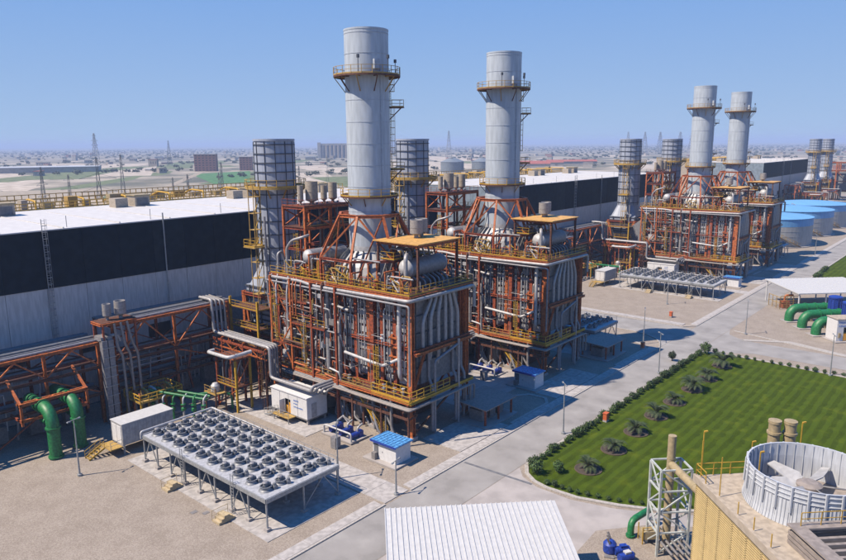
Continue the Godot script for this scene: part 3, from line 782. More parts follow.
# ---------------------------------------------------------------- main stack
func main_stack(u0: float, label: String) -> Node3D:
	var r := thing("boiler_stack", label, "chimney", P(u0, 76.1), "tall white boiler stacks")
	var mb := MB.new()
	mb.lathe(Vector3.ZERO, [[3.3, 25.9], [3.3, 58.3], [3.34, 58.3], [3.34, 58.55], [3.12, 58.55], [3.12, 48.0], [0.02, 48.0]], 40)
	part(r, "shell", mb, M.stack)
	for h in [28.9, 31.9, 35.6, 38.8, 42.0, 45.2, 48.4, 55.0, 57.9]:
		var rg := MB.new()
		rg.lathe(Vector3.ZERO, [[3.3, h - 0.05], [3.335, h - 0.05], [3.335, h + 0.05], [3.3, h + 0.05]], 40)
		part(r, "weld_band", rg, M.stackring)
	for q in [[51.9, 5.05, 20, 1.15], [34.1, 4.5, 16, 1.1]]:
		var h: float = q[0]; var ro: float = q[1]; var nn: int = q[2]
		var dk := MB.new()
		dk.lathe(Vector3.ZERO, [[3.32, h], [3.32, h + 0.1], [ro, h + 0.1], [ro, h - 0.16], [ro - 0.1, h - 0.16], [ro - 0.1, h], [3.32, h]], nn)
		part(r, "ring_platform", dk, M.brown)
		var pts := []
		for k in nn + 1:
			var f := TAU * k / nn
			pts.append(Vector3(cos(f) * (ro - 0.05), h + 0.1, sin(f) * (ro - 0.05)))
		railing(r, pts, M.ochre if h > 40 else M.yellow, q[3], 0.07)
		for k in nn / 2:
			var f := TAU * (k + 0.25) / (nn / 2)
			var d := Vector3(cos(f), 0, sin(f))
			var br := MB.new()
			br.beam(d * (ro - 0.1) + Vector3.UP * (h - 0.1), d * 3.3 + Vector3.UP * (h - 2.3 if h > 40 else h - 1.4), 0.12, 0.12)
			br.beam(d * (ro - 0.1) + Vector3.UP * (h - 0.12), d * 3.3 + Vector3.UP * (h - 0.12), 0.12, 0.16)
			part(r, "bracket", br, M.brown if k % 2 else M.ochre)
	# ladder run with rest platforms on the side away from the sun
	var f2 := deg_to_rad(28)
	var o := Vector3(cos(f2), 0, sin(f2))
	for q in [[34.2, 4.0], [38.2, 9.4], [47.6, 4.4]]:
		ladder(r, o * 3.65 + Vector3.UP * q[0], q[1], o, M.ochre)
	var s := o.cross(Vector3.UP)
	for h in [38.0, 47.4]:
		var pl := MB.new()
		pl.obox(o * 4.5 + Vector3.UP * h, o * 1.1, s * 0.9, Vector3.UP * 0.06)
		pl.beam(o * 5.4 + Vector3.UP * h, o * 3.35 + Vector3.UP * (h - 1.9), 0.14, 0.14)
		part(r, "rest_platform", pl, M.brown)
		var y: Vector3 = Vector3.UP * (h + 0.06)
		railing(r, [o * 3.6 + s * 0.85 + y, o * 5.5 + s * 0.85 + y, o * 5.5 - s * 0.85 + y, o * 3.6 - s * 0.85 + y], M.ochre, 1.1, 0.06)
	var cb := MB.new()
	var d3 := Vector3(cos(deg_to_rad(100)), 0, sin(deg_to_rad(100)))
	cb.beam(d3 * 3.36 + Vector3.UP * 26, d3 * 3.36 + Vector3.UP * 53.4, 0.16, 0.1)
	part(r, "cable_tray", cb, M.stackring)
	for k in 3:
		var f3 := deg_to_rad([150, 95, 20][k])
		var lp := MB.new()
		var d := Vector3(cos(f3), 0, sin(f3))
		lp.beam(d * 4.8 + Vector3.UP * 52, d * 4.8 + Vector3.UP * 54.2, 0.08, 0.08)
		lp.box(d * 4.8 + Vector3(-0.15, 54.1, -0.15), d * 4.8 + Vector3(0.15, 54.6, 0.15))
		part(r, "warning_lamp", lp, M.darksteel)
	var bx := MB.new()
	var d4 := Vector3(cos(deg_to_rad(112)), 0, sin(deg_to_rad(112)))
	bx.obox(d4 * 3.55 + Vector3.UP * 53.4, d4 * 0.3, d4.cross(Vector3.UP) * 0.4, Vector3.UP * 0.7)
	part(r, "sampling_box", bx, M.stackring)
	return r

# ---------------------------------------------------------------- bypass stack
func bypass_stack(u0: float, label: String, simple := false) -> Node3D:
	var r := thing("bypass_stack", label, "chimney", P(u0, 99.3), "grey banded bypass stacks")
	var mb := MB.new()
	mb.lathe(Vector3.ZERO, [[3.45, 21.0], [3.45, 42.6], [3.6, 42.6], [3.6, 42.95], [3.2, 42.95], [3.2, 36.0], [0.02, 36.0]], 36)
	part(r, "shell", mb, M.bypass)
	var hs := []
	var y := 22.0
	while y < 42.4:
		hs.append(y)
		y += 2.3 if y < 34 else 1.55
	for h in hs:
		var rg := MB.new()
		rg.lathe(Vector3.ZERO, [[3.44, h - 0.075], [3.62, h - 0.075], [3.62, h + 0.075], [3.44, h + 0.075]], 36)
		part(r, "stiffener_ring", rg, M.darksteel)
	for k in 12:
		var f := TAU * k / 12 + 0.1
		var d := Vector3(cos(f), 0, sin(f))
		pbeam(r, "vertical_rib", d * 3.53 + Vector3.UP * 21.2, d * 3.5 + Vector3.UP * 42.5, 0.07, 0.12, M.darksteel)
	# square hood below
	var lo := []; var hi := []
	for k in 24:
		var f := TAU * (k + 0.5) / 24
		var d := Vector2(cos(f), sin(f))
		var m := maxf(absf(d.x), absf(d.y))
		var q := d / m * 4.3
		lo.append(Vector3(q.x, 17.4, q.y)); hi.append(Vector3(d.x * 3.45, 21.0, d.y * 3.45))
	var hd := MB.new()
	for k in 24: hd.quad(lo[k], lo[(k + 1) % 24], hi[(k + 1) % 24], hi[k])
	part(r, "hood", hd, M.bypass)
	pbox(r, "diverter_box", Vector3(-4.3, 9.0, -4.3), Vector3(4.3, 17.4, 4.3), M.bypass)
	for k in 9:
		var h := 9.4 + k * 0.95
		var fr := MB.new()
		fr.box(Vector3(-4.5, h, -4.5), Vector3(4.5, h + 0.28, -4.28)); fr.box(Vector3(-4.5, h, 4.28), Vector3(4.5, h + 0.28, 4.5))
		fr.box(Vector3(-4.5, h, -4.28), Vector3(-4.28, h + 0.28, 4.28)); fr.box(Vector3(4.28, h, -4.28), Vector3(4.5, h + 0.28, 4.28))
		part(r, "box_stiffener", fr, M.darksteel)
	for x in [-3.0, 0.0, 3.0]:
		for z in [-4.55, 4.55]: pbeam(r, "box_rib", Vector3(x, 9, z), Vector3(x, 17.4, z), 0.2, 0.2, M.darksteel)
		for z in [-4.55, 4.55]: pbeam(r, "box_rib", Vector3(z, 9, x), Vector3(z, 17.4, x), 0.2, 0.2, M.darksteel)
	for s in [-1.0, 1.0]:
		for t in [-1.0, 1.0]:
			pbeam(r, "leg", Vector3(s * 4.7, 0, t * 4.6), Vector3(s * 4.7, 16.2, t * 4.6), 0.6, 0.6, M.orange)
			pbeam(r, "leg", Vector3(s * 4.7, 0, t * 1.2), Vector3(s * 4.7, 15.6, t * 4.3), 0.45, 0.45, M.orange)
		pbeam(r, "leg_tie", Vector3(s * 4.8, 15.8, -5.0), Vector3(s * 4.8, 15.8, 5.0), 0.5, 0.5, M.redsteel)
		pbeam(r, "leg_tie", Vector3(s * 4.8, 8.6, -5.0), Vector3(s * 4.8, 8.6, 5.0), 0.5, 0.5, M.redsteel)
		pbeam(r, "leg_tie", Vector3(-4.9, 15.81, s * 4.9), Vector3(4.9, 15.81, s * 4.9), 0.5, 0.5, M.redsteel)
	# exhaust duct back to the turbine hall
	var dm := MB.new()
	dm.box(Vector3(-3.6, 4.2, -12.6), Vector3(3.6, 13.2, -4.5))
	part(r, "exhaust_duct", dm, M.cladding2)
	# ring platform with yellow guard and the ladder tower on its left
	var dk := MB.new()
	dk.lathe(Vector3.ZERO, [[3.7, 34.7], [3.7, 34.85], [5.3, 34.85], [5.3, 34.45], [5.2, 34.45], [5.2, 34.7], [3.7, 34.7]], 20)
	part(r, "ring_platform", dk, M.ochre)
	var pts := []
	for k in 21:
		var f := TAU * k / 20
		pts.append(Vector3(cos(f) * 5.25, 34.85, sin(f) * 5.25))
	railing(r, pts, M.yellow, 1.2, 0.07)
	for k in 10:
		var f := TAU * k / 10
		var d := Vector3(cos(f), 0, sin(f))
		pbeam(r, "bracket", d * 5.1 + Vector3.UP * 34.5, d * 3.5 + Vector3.UP * 32.9, 0.18, 0.2, M.ochre)
	if simple: return r
	var o := Vector3(-5.6, 0, 1.2)
	for q in [[-0.7, -0.7], [0.7, -0.7], [-0.7, 0.7], [0.7, 0.7]]: pbeam(r, "ladder_post", o + Vector3(q[0], 15, q[1]), o + Vector3(q[0], 35.6, q[1]), 0.11, 0.11, M.ochre)
	for k in 7:
		var h := 16.5 + k * 2.8
		var fr := MB.new()
		fr.box(o + Vector3(-0.8, h, -0.8), o + Vector3(0.8, h + 0.08, 0.8))
		part(r, "landing", fr, M.ochre)
	for k in 6: pbeam(r, "brace", o + Vector3(-0.7, 16.5 + k * 2.8, 0.7), o + Vector3(0.7, 19.3 + k * 2.8, 0.7), 0.1, 0.1, M.yellow)
	railing(r, [o + Vector3(-1.5, 24.9, -1.5), o + Vector3(1.1, 24.9, -1.5), o + Vector3(1.1, 24.9, 1.5), o + Vector3(-1.5, 24.9, 1.5), o + Vector3(-1.5, 24.9, -1.5)], M.yellow, 1.2, 0.07)
	pbox(r, "landing", o + Vector3(-1.6, 24.7, -1.6), o + Vector3(1.2, 24.85, 1.6), M.ochre)
	for k in 3:
		pbox(r, "service_deck", Vector3(-8.6, 7.4 + k * 3.4, -3.6), Vector3(-5.0, 7.52 + k * 3.4, 4.6), M.brown)
		railing(r, [Vector3(-8.5, 7.52 + k * 3.4, -3.5), Vector3(-8.5, 7.52 + k * 3.4, 4.5), Vector3(-5.0, 7.52 + k * 3.4, 4.5)], M.yellow)
	for q in [[-8.5, -3.4], [-8.5, 4.4]]: pbeam(r, "deck_post", Vector3(q[0], 0, q[1]), Vector3(q[0], 16.0, q[1]), 0.34, 0.34, M.yellow)
	pipe(r, [Vector3(-4.9, 30, 2.8), Vector3(-4.9, 16, 2.8), Vector3(-4.9, 6, 4.9)], 0.2, M.cladding)
	return r

# ---------------------------------------------------------------- halls
func turbine_hall(u0: float, u1: float, label: String, vents: Array) -> Node3D:
	var r := thing("turbine_hall", label, "hall", P(u0, 112), "long turbine halls with navy cladding")
	var ln := u1 - u0
	var dp := 35.0
	pbox(r, "core", L(0.1, 0.1, 0), L(ln - 0.1, dp, 29.0), M.hallgrey)
	var n := int(round(ln / 6.0))
	var step := ln / n
	for k in n:
		pbox(r, "lower_panel", L(k * step + 0.03, -0.05, 0.3), L((k + 1) * step - 0.03, 0.1, 20.4), M.hallwhite)
		pbox(r, "upper_panel", L(k * step + 0.02, -0.12, 20.4), L((k + 1) * step - 0.02, 0.1, 29.4), [M.navy, M.navy2, M.navy, M.navy3, M.navy2][(k * 7 + 3) % 5])
	for k in range(1, n):
		if k % 2 == 0: pbox(r, "window_strip", L(k * step - 2.2, -0.09, 9.0), L(k * step + 2.2, -0.03, 11.4), M.glassdark)
	var m := 6
	for k in m:
		pbox(r, "end_panel", L(-0.1, k * dp / m + 0.03, 0.3), L(0.1, (k + 1) * dp / m - 0.03, 29.35), M.hallgrey)
	var rf := MB.new()
	rf.loft([L(-0.2, -0.2, 29.3), L(ln + 0.2, -0.2, 29.3), L(ln + 0.2, dp, 29.3), L(-0.2, dp, 29.3)], [L(-0.2, -0.2, 29.48), L(ln + 0.2, -0.2, 29.48), L(ln + 0.2, dp, 29.65), L(-0.2, dp, 29.65)])
	var roof := part(r, "roof", rf, M.roofwhite)
	for k in range(1, int(ln / 9)):
		pbox(roof, "roof_seam", L(k * 9.0, 0, 29.5), L(k * 9.0 + 0.16, dp - 6, 29.69), M.roofwhite)
	# lower annexe roof behind, with ochre guard rails and vents along the far edge
	pbox(r, "rear_annexe", L(0, dp + 0.02, 0), L(ln, dp + 24, 29.2), M.towerdeck)
	railing(r, [L(0.5, dp - 0.4, 29.65), L(ln - 0.5, dp - 0.4, 29.65)], M.yellow, 1.3, 0.1)
	for q in [[6.0, 1.3], [13.0, 1.6], [23.4, 2.0]]:
		railing(r, [L(0.5, dp + q[0], 29.2), L(ln - 0.5, dp + q[0], 29.2)], M.ochre, q[1], 0.16)
	for k in int(ln / 5.0):
		var x := 3.0 + k * 5.0 + rng.randf_range(-1.0, 1.0)
		var hh := rng.randf_range(0.9, 2.4)
		var y := dp + rng.randf_range(4.0, 20.0)
		var bx := MB.new()
		bx.box(L(x, y + 2.0, 29.2), L(x + rng.randf_range(1.2, 2.8), y, 29.2 + hh))
		part(r, "annexe_vent", bx, [M.ochre, M.siltan, M.tanpipe][k % 3])
		if k % 2 == 0: pipe(r, [L(x + 2, dp + 4, 29.2), L(x + 2, dp + 4, 31.0), L(x + 3.6, dp + 12, 31.0), L(x + 3.6, dp + 18, 29.2)], 0.22, M.yellow)
	for x in vents:
		if x > ln - 4: continue
		var o := L(x, dp - 7.0, 29.55)
		pbox(roof, "roof_fan_housing", o + Vector3(-1.6, 0, -1.7), o + Vector3(1.6, 2.2, 1.7), M.siltan)
		pbox(roof, "fan_housing_cap", o + Vector3(-1.8, 2.2, -1.9), o + Vector3(1.8, 2.45, 1.9), M.tanpipe)
		pbox(roof, "roof_fan_housing", o + Vector3(-5.6, 0, -1.4), o + Vector3(-3.0, 1.9, 1.4), M.siltan)
		pbox(roof, "painted_dark_opening", o + Vector3(-1.2, 0.3, 1.7), o + Vector3(1.2, 1.8, 1.76), M.casing)  # dark plate on the front paints the gloom of an open box
	for k in int(ln / 14):
		pbeam(roof, "lightning_rod", L(4 + k * 14.0, 1.0, 29.5), L(4 + k * 14.0, 1.0, 31.3), 0.08, 0.08, M.galv)
	ladder(r, L(42.0, -0.35, 1.0), 30.2, Vector3(0, 0, 1), M.galv)
	pipe(r, [L(61.5, -0.4, 30.6), L(61.5, -0.4, 2.0)], 0.12, M.galv, "downpipe")
	return r

# ---------------------------------------------------------------- pipe racks between hall and boilers
func pipe_rack(u0: float, u1: float, top: float, label: String) -> Node3D:
	var r := thing("pipe_rack", label, "pipe rack", P(u0, 103))
	var ln := u1 - u0
	var n := int(round(ln / 8.4))
	var st := ln / n
	for k in n + 1:
		for b in [0.0, 6.0]:
			pbeam(r, "column", L(k * st, b, 0), L(k * st, b, top), 0.4, 0.4, M.orange if b == 0.0 else M.redsteel)
		for h in [5.2, 9.4, top - 0.3]:
			pbeam(r, "cross_beam", L(k * st, 0.2, h), L(k * st, 5.8, h), 0.3, 0.36, M.redsteel)
	for b in [0.0, 6.0]:
		for h in [4.8, 9.0, top - 0.1]:
			pbeam(r, "rack_beam", L(0, b - 0.24, h), L(ln, b - 0.24, h), 0.3, 0.44, M.orange if h > 10 else M.brown)
	for k in n:
		pbeam(r, "brace", L(k * st, -0.05, 9.2), L((k + 0.5) * st, -0.05, top - 0.4), 0.2, 0.2, M.orange)
		pbeam(r, "brace", L((k + 1) * st, -0.05, 9.2), L((k + 0.5) * st, -0.05, top - 0.4), 0.2, 0.2, M.orange)
		if k % 2 == 0:
			pbeam(r, "brace", L(k * st, -0.05, 0.3), L((k + 1) * st, -0.05, 4.7), 0.2, 0.2, M.redsteel)
	for k in 6:
		pipe(r, [L(-0.5, 0.2 + k * 1.05, top + 0.35), L(ln + 0.5, 0.2 + k * 1.05, top + 0.35)], [0.2, 0.14, 0.3, 0.16, 0.34, 0.2][k], [M.cladding, M.cladding2, M.casing, M.dullpipe, M.casing, M.casing][k])
	for q in [[0.8, 9.75, 0.24, M.brown], [1.9, 9.8, 0.3, M.redsteel], [3.4, 9.75, 0.24, M.dullpipe], [0.9, 5.6, 0.26, M.brown], [2.2, 5.7, 0.38, M.casing], [4.2, 5.6, 0.26, M.redsteel]]:
		pipe(r, [L(0.3, q[0], q[1]), L(ln - 0.3, q[0], q[1])], q[2], q[3])
	for k in int(ln / 4):
		var x := 2.0 + k * 4.0 + rng.randf_range(-1, 1)
		pipe(r, [L(x, 0.8, 9.6), L(x, 0.5, 8.2), L(x + rng.randf_range(-1, 1), 0.5, rng.randf_range(4.0, 6.5)), L(x, 0.9, 1.0)], rng.randf_range(0.08, 0.2), [M.dullpipe, M.cladding2, M.brown, M.redsteel][k % 4])
	for k in n:
		pbeam(r, "brace", L(k * st, 5.8, 9.3), L((k + 1) * st, 5.8, top - 0.5), 0.18, 0.18, M.redsteel)
		pbeam(r, "brace", L((k + 1) * st, 5.8, 9.3), L(k * st, 5.8, top - 0.5), 0.18, 0.18, M.redsteel)
		if k % 2: pbeam(r, "brace", L((k + 1) * st, -0.05, 4.9), L(k * st, -0.05, 8.8), 0.18, 0.18, M.orange)
	for k in 7:
		pipe(r, [L(0.2, 0.5 + k * 0.75, 7.4 + (k % 3) * 0.5), L(ln * (0.55 + 0.06 * k), 0.5 + k * 0.75, 7.4 + (k % 3) * 0.5), L(ln * (0.55 + 0.06 * k), 0.5 + k * 0.75, 2.0)], 0.1 + 0.05 * (k % 3), [M.cladding, M.cladding2, M.dullpipe, M.panel3][k % 4])
	# walkway inside the rack
	pbox(r, "walkway", L(0.4, 4.4, 9.5), L(ln - 0.4, 5.6, 9.6), M.brown)
	for k in int(ln / 5):
		pbox(r, "equipment_cabinet", L(2 + k * 5.0, 3.0, 0.2), L(4 + k * 5.0, 4.6, 2.6 + (k % 2)), M.dullpipe)
	return r

func fan_cooler(at: Vector3, na: int, nb: int, da: float, db: float, label: String, group: String, header := true) -> Node3D:
	var r := thing("fan_cooler", label, "cooler", at, group)
	var la := na * da + 0.5
	var lb := nb * db + 0.8
	var top := 3.95
	pbox(r, "deck", L(0, 0, top - 0.32), L(la, lb, top), M.deck)
	var fr := MB.new()
	for q in [[L(-0.06, 0, 0), L(-0.06, lb, 0)], [L(la + 0.06, 0, 0), L(la + 0.06, lb, 0)], [L(0, -0.06, 0), L(la, -0.06, 0)], [L(0, lb + 0.06, 0), L(la, lb + 0.06, 0)]]:
		fr.beam(q[0] + Vector3.UP * (top - 0.3), q[1] + Vector3.UP * (top - 0.3), 0.11, 0.5)
	part(r, "edge_frame", fr, M.galv)
	pbox(r, "tube_bundle", L(0.3, 0.3, top - 0.85), L(la - 0.3, lb - 0.3, top - 0.36), M.casing)
	var nl := maxi(2, int(round(lb / 3.4)))
	for k in nl + 1:
		var b := 0.15 + (lb - 0.3) * k / nl
		for a in [0.12, la * 0.5, la - 0.12]:
			pbeam(r, "leg", L(a, b, 0.35), L(a, b, top - 0.4), 0.16, 0.16, M.galv)
			pbox(r, "leg_footing", L(a - 0.3, b - 0.3, 0.03), L(a + 0.3, b + 0.3, 0.36), M.concrete)
		if k < nl and k % 2 == 1:
			var b2 := 0.15 + (lb - 0.3) * (k + 1) / nl
			for a in [0.12, la - 0.12]:
				pbeam(r, "brace", L(a, (b + b2) * 0.5, top - 0.5), L(a, b, 0.45), 0.1, 0.1, M.galv)
				pbeam(r, "brace", L(a, (b + b2) * 0.5, top - 0.5), L(a, b2, 0.45), 0.1, 0.1, M.galv)
	for b in [0.15, lb - 0.15]:
		pbeam(r, "brace", L(la * 0.5, b, 0.5), L(la * 0.78, b, top - 0.5), 0.1, 0.1, M.galv)
		pbeam(r, "brace", L(la - 0.2, b, 0.5), L(la * 0.78, b, top - 0.5), 0.1, 0.1, M.galv)
	# one fan: housing ring, motor, terminal box, guard
	var hs := MB.new()
	hs.lathe(Vector3.ZERO, [[0.86, 0.0], [0.78, 0.1], [0.66, 0.2], [0.66, 0.5], [0.72, 0.52], [0.60, 0.54], [0.58, 0.3], [0.02, 0.3]], 14)
	var mo := MB.new()
	mo.lathe(Vector3.ZERO, [[0.02, 0.3], [0.3, 0.3], [0.3, 0.85], [0.36, 0.86], [0.36, 0.95], [0.22, 1.05], [0.02, 1.06]], 10)
	mo.beam(Vector3(-0.62, 0.5, 0), Vector3(0.62, 0.5, 0), 0.12, 0.12)
	mo.box(Vector3(0.25, 0.5, -0.2), Vector3(0.62, 0.85, 0.2))
	mo.box(Vector3(0.72, 0.0, 0.15), Vector3(1.22, 0.42, 0.75))
	mo.lathe(Vector3(0.97, 0.42, 0.45), [[0.2, 0.0], [0.2, 0.3], [0.02, 0.36]], 8)
	var cap := MB.new()
	cap.lathe(Vector3.ZERO, [[0.37, 0.94], [0.39, 0.96], [0.3, 1.08], [0.02, 1.12]], 10)
	var m1 := hs.mesh(); var m2 := mo.mesh(); var m3 := cap.mesh()
	for i in na:
		for j in nb:
			var o := L(0.25 + (i + 0.5) * da, 0.4 + (j + 0.5) * db, top + 0.01)
			var t := Transform3D(Basis(Vector3.UP, rng.randf_range(-0.5, 0.5)).scaled(Vector3.ONE * rng.randf_range(0.86, 0.96)), o)
			var f := shared(r, "fan_housing", m1, M.fan, t)
			shared(f, "motor", m2, M.fan, Transform3D.IDENTITY)
			shared(f, "motor_cap", m3, M.cladding2, Transform3D.IDENTITY)
	if header:
		pipe(r, [L(-0.2, lb - 0.1, top - 0.5), L(-0.2, lb - 0.1, top + 0.45), L(la + 0.1, lb + 0.1, top + 0.45), L(la + 0.1, 1.0, top + 0.3)], 0.14, M.panel3, "header_pipe")
	railing(r, [L(la - 0.1, 0.2, top), L(la - 0.1, lb * 0.9, top)], M.galv, 1.0, 0.04, false)
	for b in [lb * 0.22, lb * 0.62]: ladder(r, L(-0.3, b, 0.2), top + 0.9, Vector3(-1, 0, 0), M.galv, false)
	return r

func lamp_post(at: Vector3, turn: float, label: String, ht := 7.6) -> Node3D:
	var r := thing("lamp_post", label, "lamp post", at, "", turn)
	var mb := MB.new()
	mb.lathe(Vector3.ZERO, [[0.32, 0.0], [0.32, 0.25], [0.13, 0.27], [0.11, 2.0], [0.06, ht]], 8)
	part(r, "pole", mb, M.galv)
	var ar := MB.new()
	ar.beam(Vector3(-0.9, ht + 0.1, 0), Vector3(0.9, ht + 0.1, 0), 0.07, 0.07)
	part(r, "arm", ar, M.galv)
	for s in [-1.0, 1.0]:
		var hd := MB.new()
		hd.loft([Vector3(s * 0.5, ht, -0.1), Vector3(s * 1.0, ht + 0.03, -0.13), Vector3(s * 1.0, ht + 0.03, 0.13), Vector3(s * 0.5, ht, 0.1)], [Vector3(s * 0.55, ht + 0.12, -0.07), Vector3(s * 0.95, ht + 0.15, -0.09), Vector3(s * 0.95, ht + 0.15, 0.09), Vector3(s * 0.55, ht + 0.12, 0.07)])
		part(r, "lamp_head", hd, M.galv)
	return r

func words(parent: Node, called: String, rows: Array, o: Vector3, right: Vector3, size: float, sd: int) -> void:
	# rows of lettering too small to read in the photograph: strokes only
	var q := RandomNumberGenerator.new(); q.seed = sd
	var y := 0.0
	for wide in rows:
		var mb := MB.new()
		var x := 0.0
		while x < wide:
			var nx := right.cross(Vector3.UP).normalized()
			var st := q.randf_range(0.55, 0.9) * size
			mb.obox(o + right * (x + size * 0.1) - Vector3.UP * (y + size * 0.5), right * size * 0.09, Vector3.UP * st * 0.5, nx * 0.012)
			mb.obox(o + right * (x + size * 0.3) - Vector3.UP * (y + size * q.randf_range(0.2, 0.8)), right * size * 0.22, Vector3.UP * size * 0.09, nx * 0.012)
			x += size * q.randf_range(0.62, 0.8)
		part(parent, called, mb, M.ink)
		y += size * 1.5

func cabin_white(at: Vector3, label: String) -> Node3D:
	var r := thing("equipment_cabin", label, "cabin", at)
	# origin at the corner nearest road and sun side; a 0..4, b 0..8.6
	# walls round a real room, with the doorway left open
	pbox(r, "floor", L(0.1, 0.1, 1.0), L(3.9, 8.5, 1.08), M.dullpipe)
	pbox(r, "end_wall", L(0, 0, 1.0), L(4, 0.1, 4.3), M.whitewall)
	pbox(r, "end_wall", L(0, 8.5, 1.0), L(4, 8.6, 4.3), M.whitewall)
	pbox(r, "back_wall", L(3.9, 0.1, 1.0), L(4, 8.5, 4.3), M.whitewall)
	pbox(r, "front_wall", L(0, 0.1, 1.0), L(0.1, 3.9, 4.3), M.whitewall)
	pbox(r, "front_wall", L(0, 5.2, 1.0), L(0.1, 8.5, 4.3), M.whitewall)
	pbox(r, "front_wall", L(0, 3.9, 3.3), L(0.1, 5.2, 4.3), M.whitewall)
	pbox(r, "door_panel", L(0.03, 3.94, 1.08), L(0.08, 5.16, 2.25), M.door)
	pbox(r, "switch_cabinet", L(0.5, 3.6, 1.08), L(1.1, 5.4, 2.6), M.door)
	pbox(r, "roof", L(-0.12, -0.12, 4.3), L(4.12, 8.72, 4.46), M.whitewall)
	for k in range(1, 4): pbox(r, "panel_joint", L(-0.03, k * 2.15, 1.0), L(0, k * 2.15 + 0.06, 4.3), M.container)
	pbox(r, "base_frame", L(0.05, 0.05, 0.75), L(3.95, 8.55, 1.0), M.dullpipe)
	for q in [[0.2, 0.3], [3.6, 0.3], [0.2, 4.3], [3.6, 4.3], [0.2, 8.2], [3.6, 8.2]]: pbox(r, "support_leg", L(q[0], q[1] - 0.15, 0), L(q[0] + 0.3, q[1] + 0.15, 0.75), M.concrete)
	var lf := MB.new()
	lf.obox(L(-0.55, 5.3, 2.15), Vector3(0.5, 0, 0), Vector3(0, 1.1, 0), Vector3(0, 0, 0.03))
	part(r, "door_leaf", lf, M.whitewall)
	pbox(r, "end_door", L(0.9, -0.05, 1.1), L(1.9, 0.0, 3.3), M.container)
	words(r, "lettering", [1.1, 0.9, 2.2], L(-0.02, 3.1, 3.6), Vector3(0, 0, 1), 0.34, 3)
	pbox(r, "porch", L(-1.5, 2.6, 0.85), L(-0.1, 6.6, 0.97), M.ochre)
	railing(r, [L(-1.45, 2.7, 0.97), L(-1.45, 6.5, 0.97)], M.galv, 1.0, 0.05, false)
	for q in [2.8, 6.3]: pbeam(r, "porch_leg", L(-1.4, q, 0), L(-1.4, q, 0.9), 0.12, 0.12, M.galv)
	stairs(r, L(-0.8, 9.0, 0.05), L(-0.8, 6.6, 0.9), 0.9, M.ochre, M.galv)
	return r

func cabin_blue(at: Vector3, label: String) -> Node3D:
	var r := thing("blue_roof_cabin", label, "cabin", at)
	pbox(r, "plinth", L(-0.9, -0.7, 0.0), L(3.7, 5.4, 0.24), M.concrete)
	pbox(r, "wall", L(0, 0, 0.24), L(2.9, 4.2, 2.7), M.whitewall)
	pbox(r, "roof", L(-0.3, -0.25, 2.7), L(3.2, 4.45, 2.86), M.blueroof)
	for k in 9: pbox(r, "roof_rib", L(-0.28, -0.2 + k * 0.57, 2.86), L(3.18, -0.14 + k * 0.57, 2.92), M.blueroof)
	pbox(r, "roof_edge", L(-0.36, -0.25, 2.6), L(-0.3, 4.45, 2.9), M.blue)
	pbox(r, "louvre", L(-0.05, 3.2, 0.5), L(0, 4.0, 2.3), M.casing)  # flat dark plate, the shade of an open hole painted on the wall
	pbox(r, "air_unit", L(-0.6, 3.3, 0.26), L(-0.08, 3.95, 1.2), M.dullpipe)
	pbox(r, "handle", L(-0.05, 2.4, 1.3), L(0, 2.46, 1.5), M.darksteel)
	return r

func open_shed(at: Vector3, label: String) -> Node3D:
	var r := thing("red_post_shed", label, "shed", at, "low sheds on red posts beside the boilers")
	var rf := MB.new()
	rf.loft([L(-0.6, -0.6, 2.75), L(7.6, -0.6, 2.75), L(7.6, 5.6, 3.1), L(-0.6, 5.6, 3.1)], [L(-0.6, -0.6, 2.9), L(7.6, -0.6, 2.9), L(7.6, 5.6, 3.25), L(-0.6, 5.6, 3.25)])
	part(r, "roof", rf, M.taupe)
	for a in [0.0, 3.5, 7.0]:
		for b in [0.0, 5.0]: pbeam(r, "post", L(a, b, 0), L(a, b, 2.8), 0.25, 0.25, M.redsteel)
	for b in [0.0, 5.0]: pbeam(r, "beam", L(-0.3, b, 2.62), L(7.3, b, 2.62), 0.2, 0.25, M.redsteel)
	pbox(r, "plinth", L(-0.8, -0.8, 0), L(7.8, 5.8, 0.2), M.concrete)
	for k in 3: pbox(r, "gas_cabinet", L(0.8 + k * 2.2, 1.2, 0.2), L(2.2 + k * 2.2, 3.6, 1.9), M.dullpipe)
	return r

func yard_pumps(at: Vector3, label: String) -> Node3D:
	var r := thing("pump_skid", label, "pump skid", at)
	pbox(r, "base", L(0, 0, 0.05), L(3.4, 6.4, 0.28), M.concrete)
	for k in 3:
		var b := 0.9 + k * 2.1
		pipe(r, [L(0.7, b, 0.8), L(2.1, b, 0.8)], 0.38, M.blue, "pump_motor", 10)
		pipe(r, [L(2.2, b, 0.5), L(2.2, b, 1.7), L(3.2, b, 2.0)], 0.16, M.cladding)
		pbox(r, "pump_body", L(2.2, b - 0.4, 0.3), L(3.0, b + 0.4, 1.2), M.blue)
	pipe(r, [L(0.3, 0.3, 0.3), L(0.3, 0.3, 1.5), L(0.3, 6.0, 1.5), L(0.3, 6.0, 0.3)], 0.14, M.panel3)
	pbox(r, "control_kiosk", L(-2.4, 0.6, 0.05), L(-1.4, 1.6, 1.7), M.cladding2)
	return r

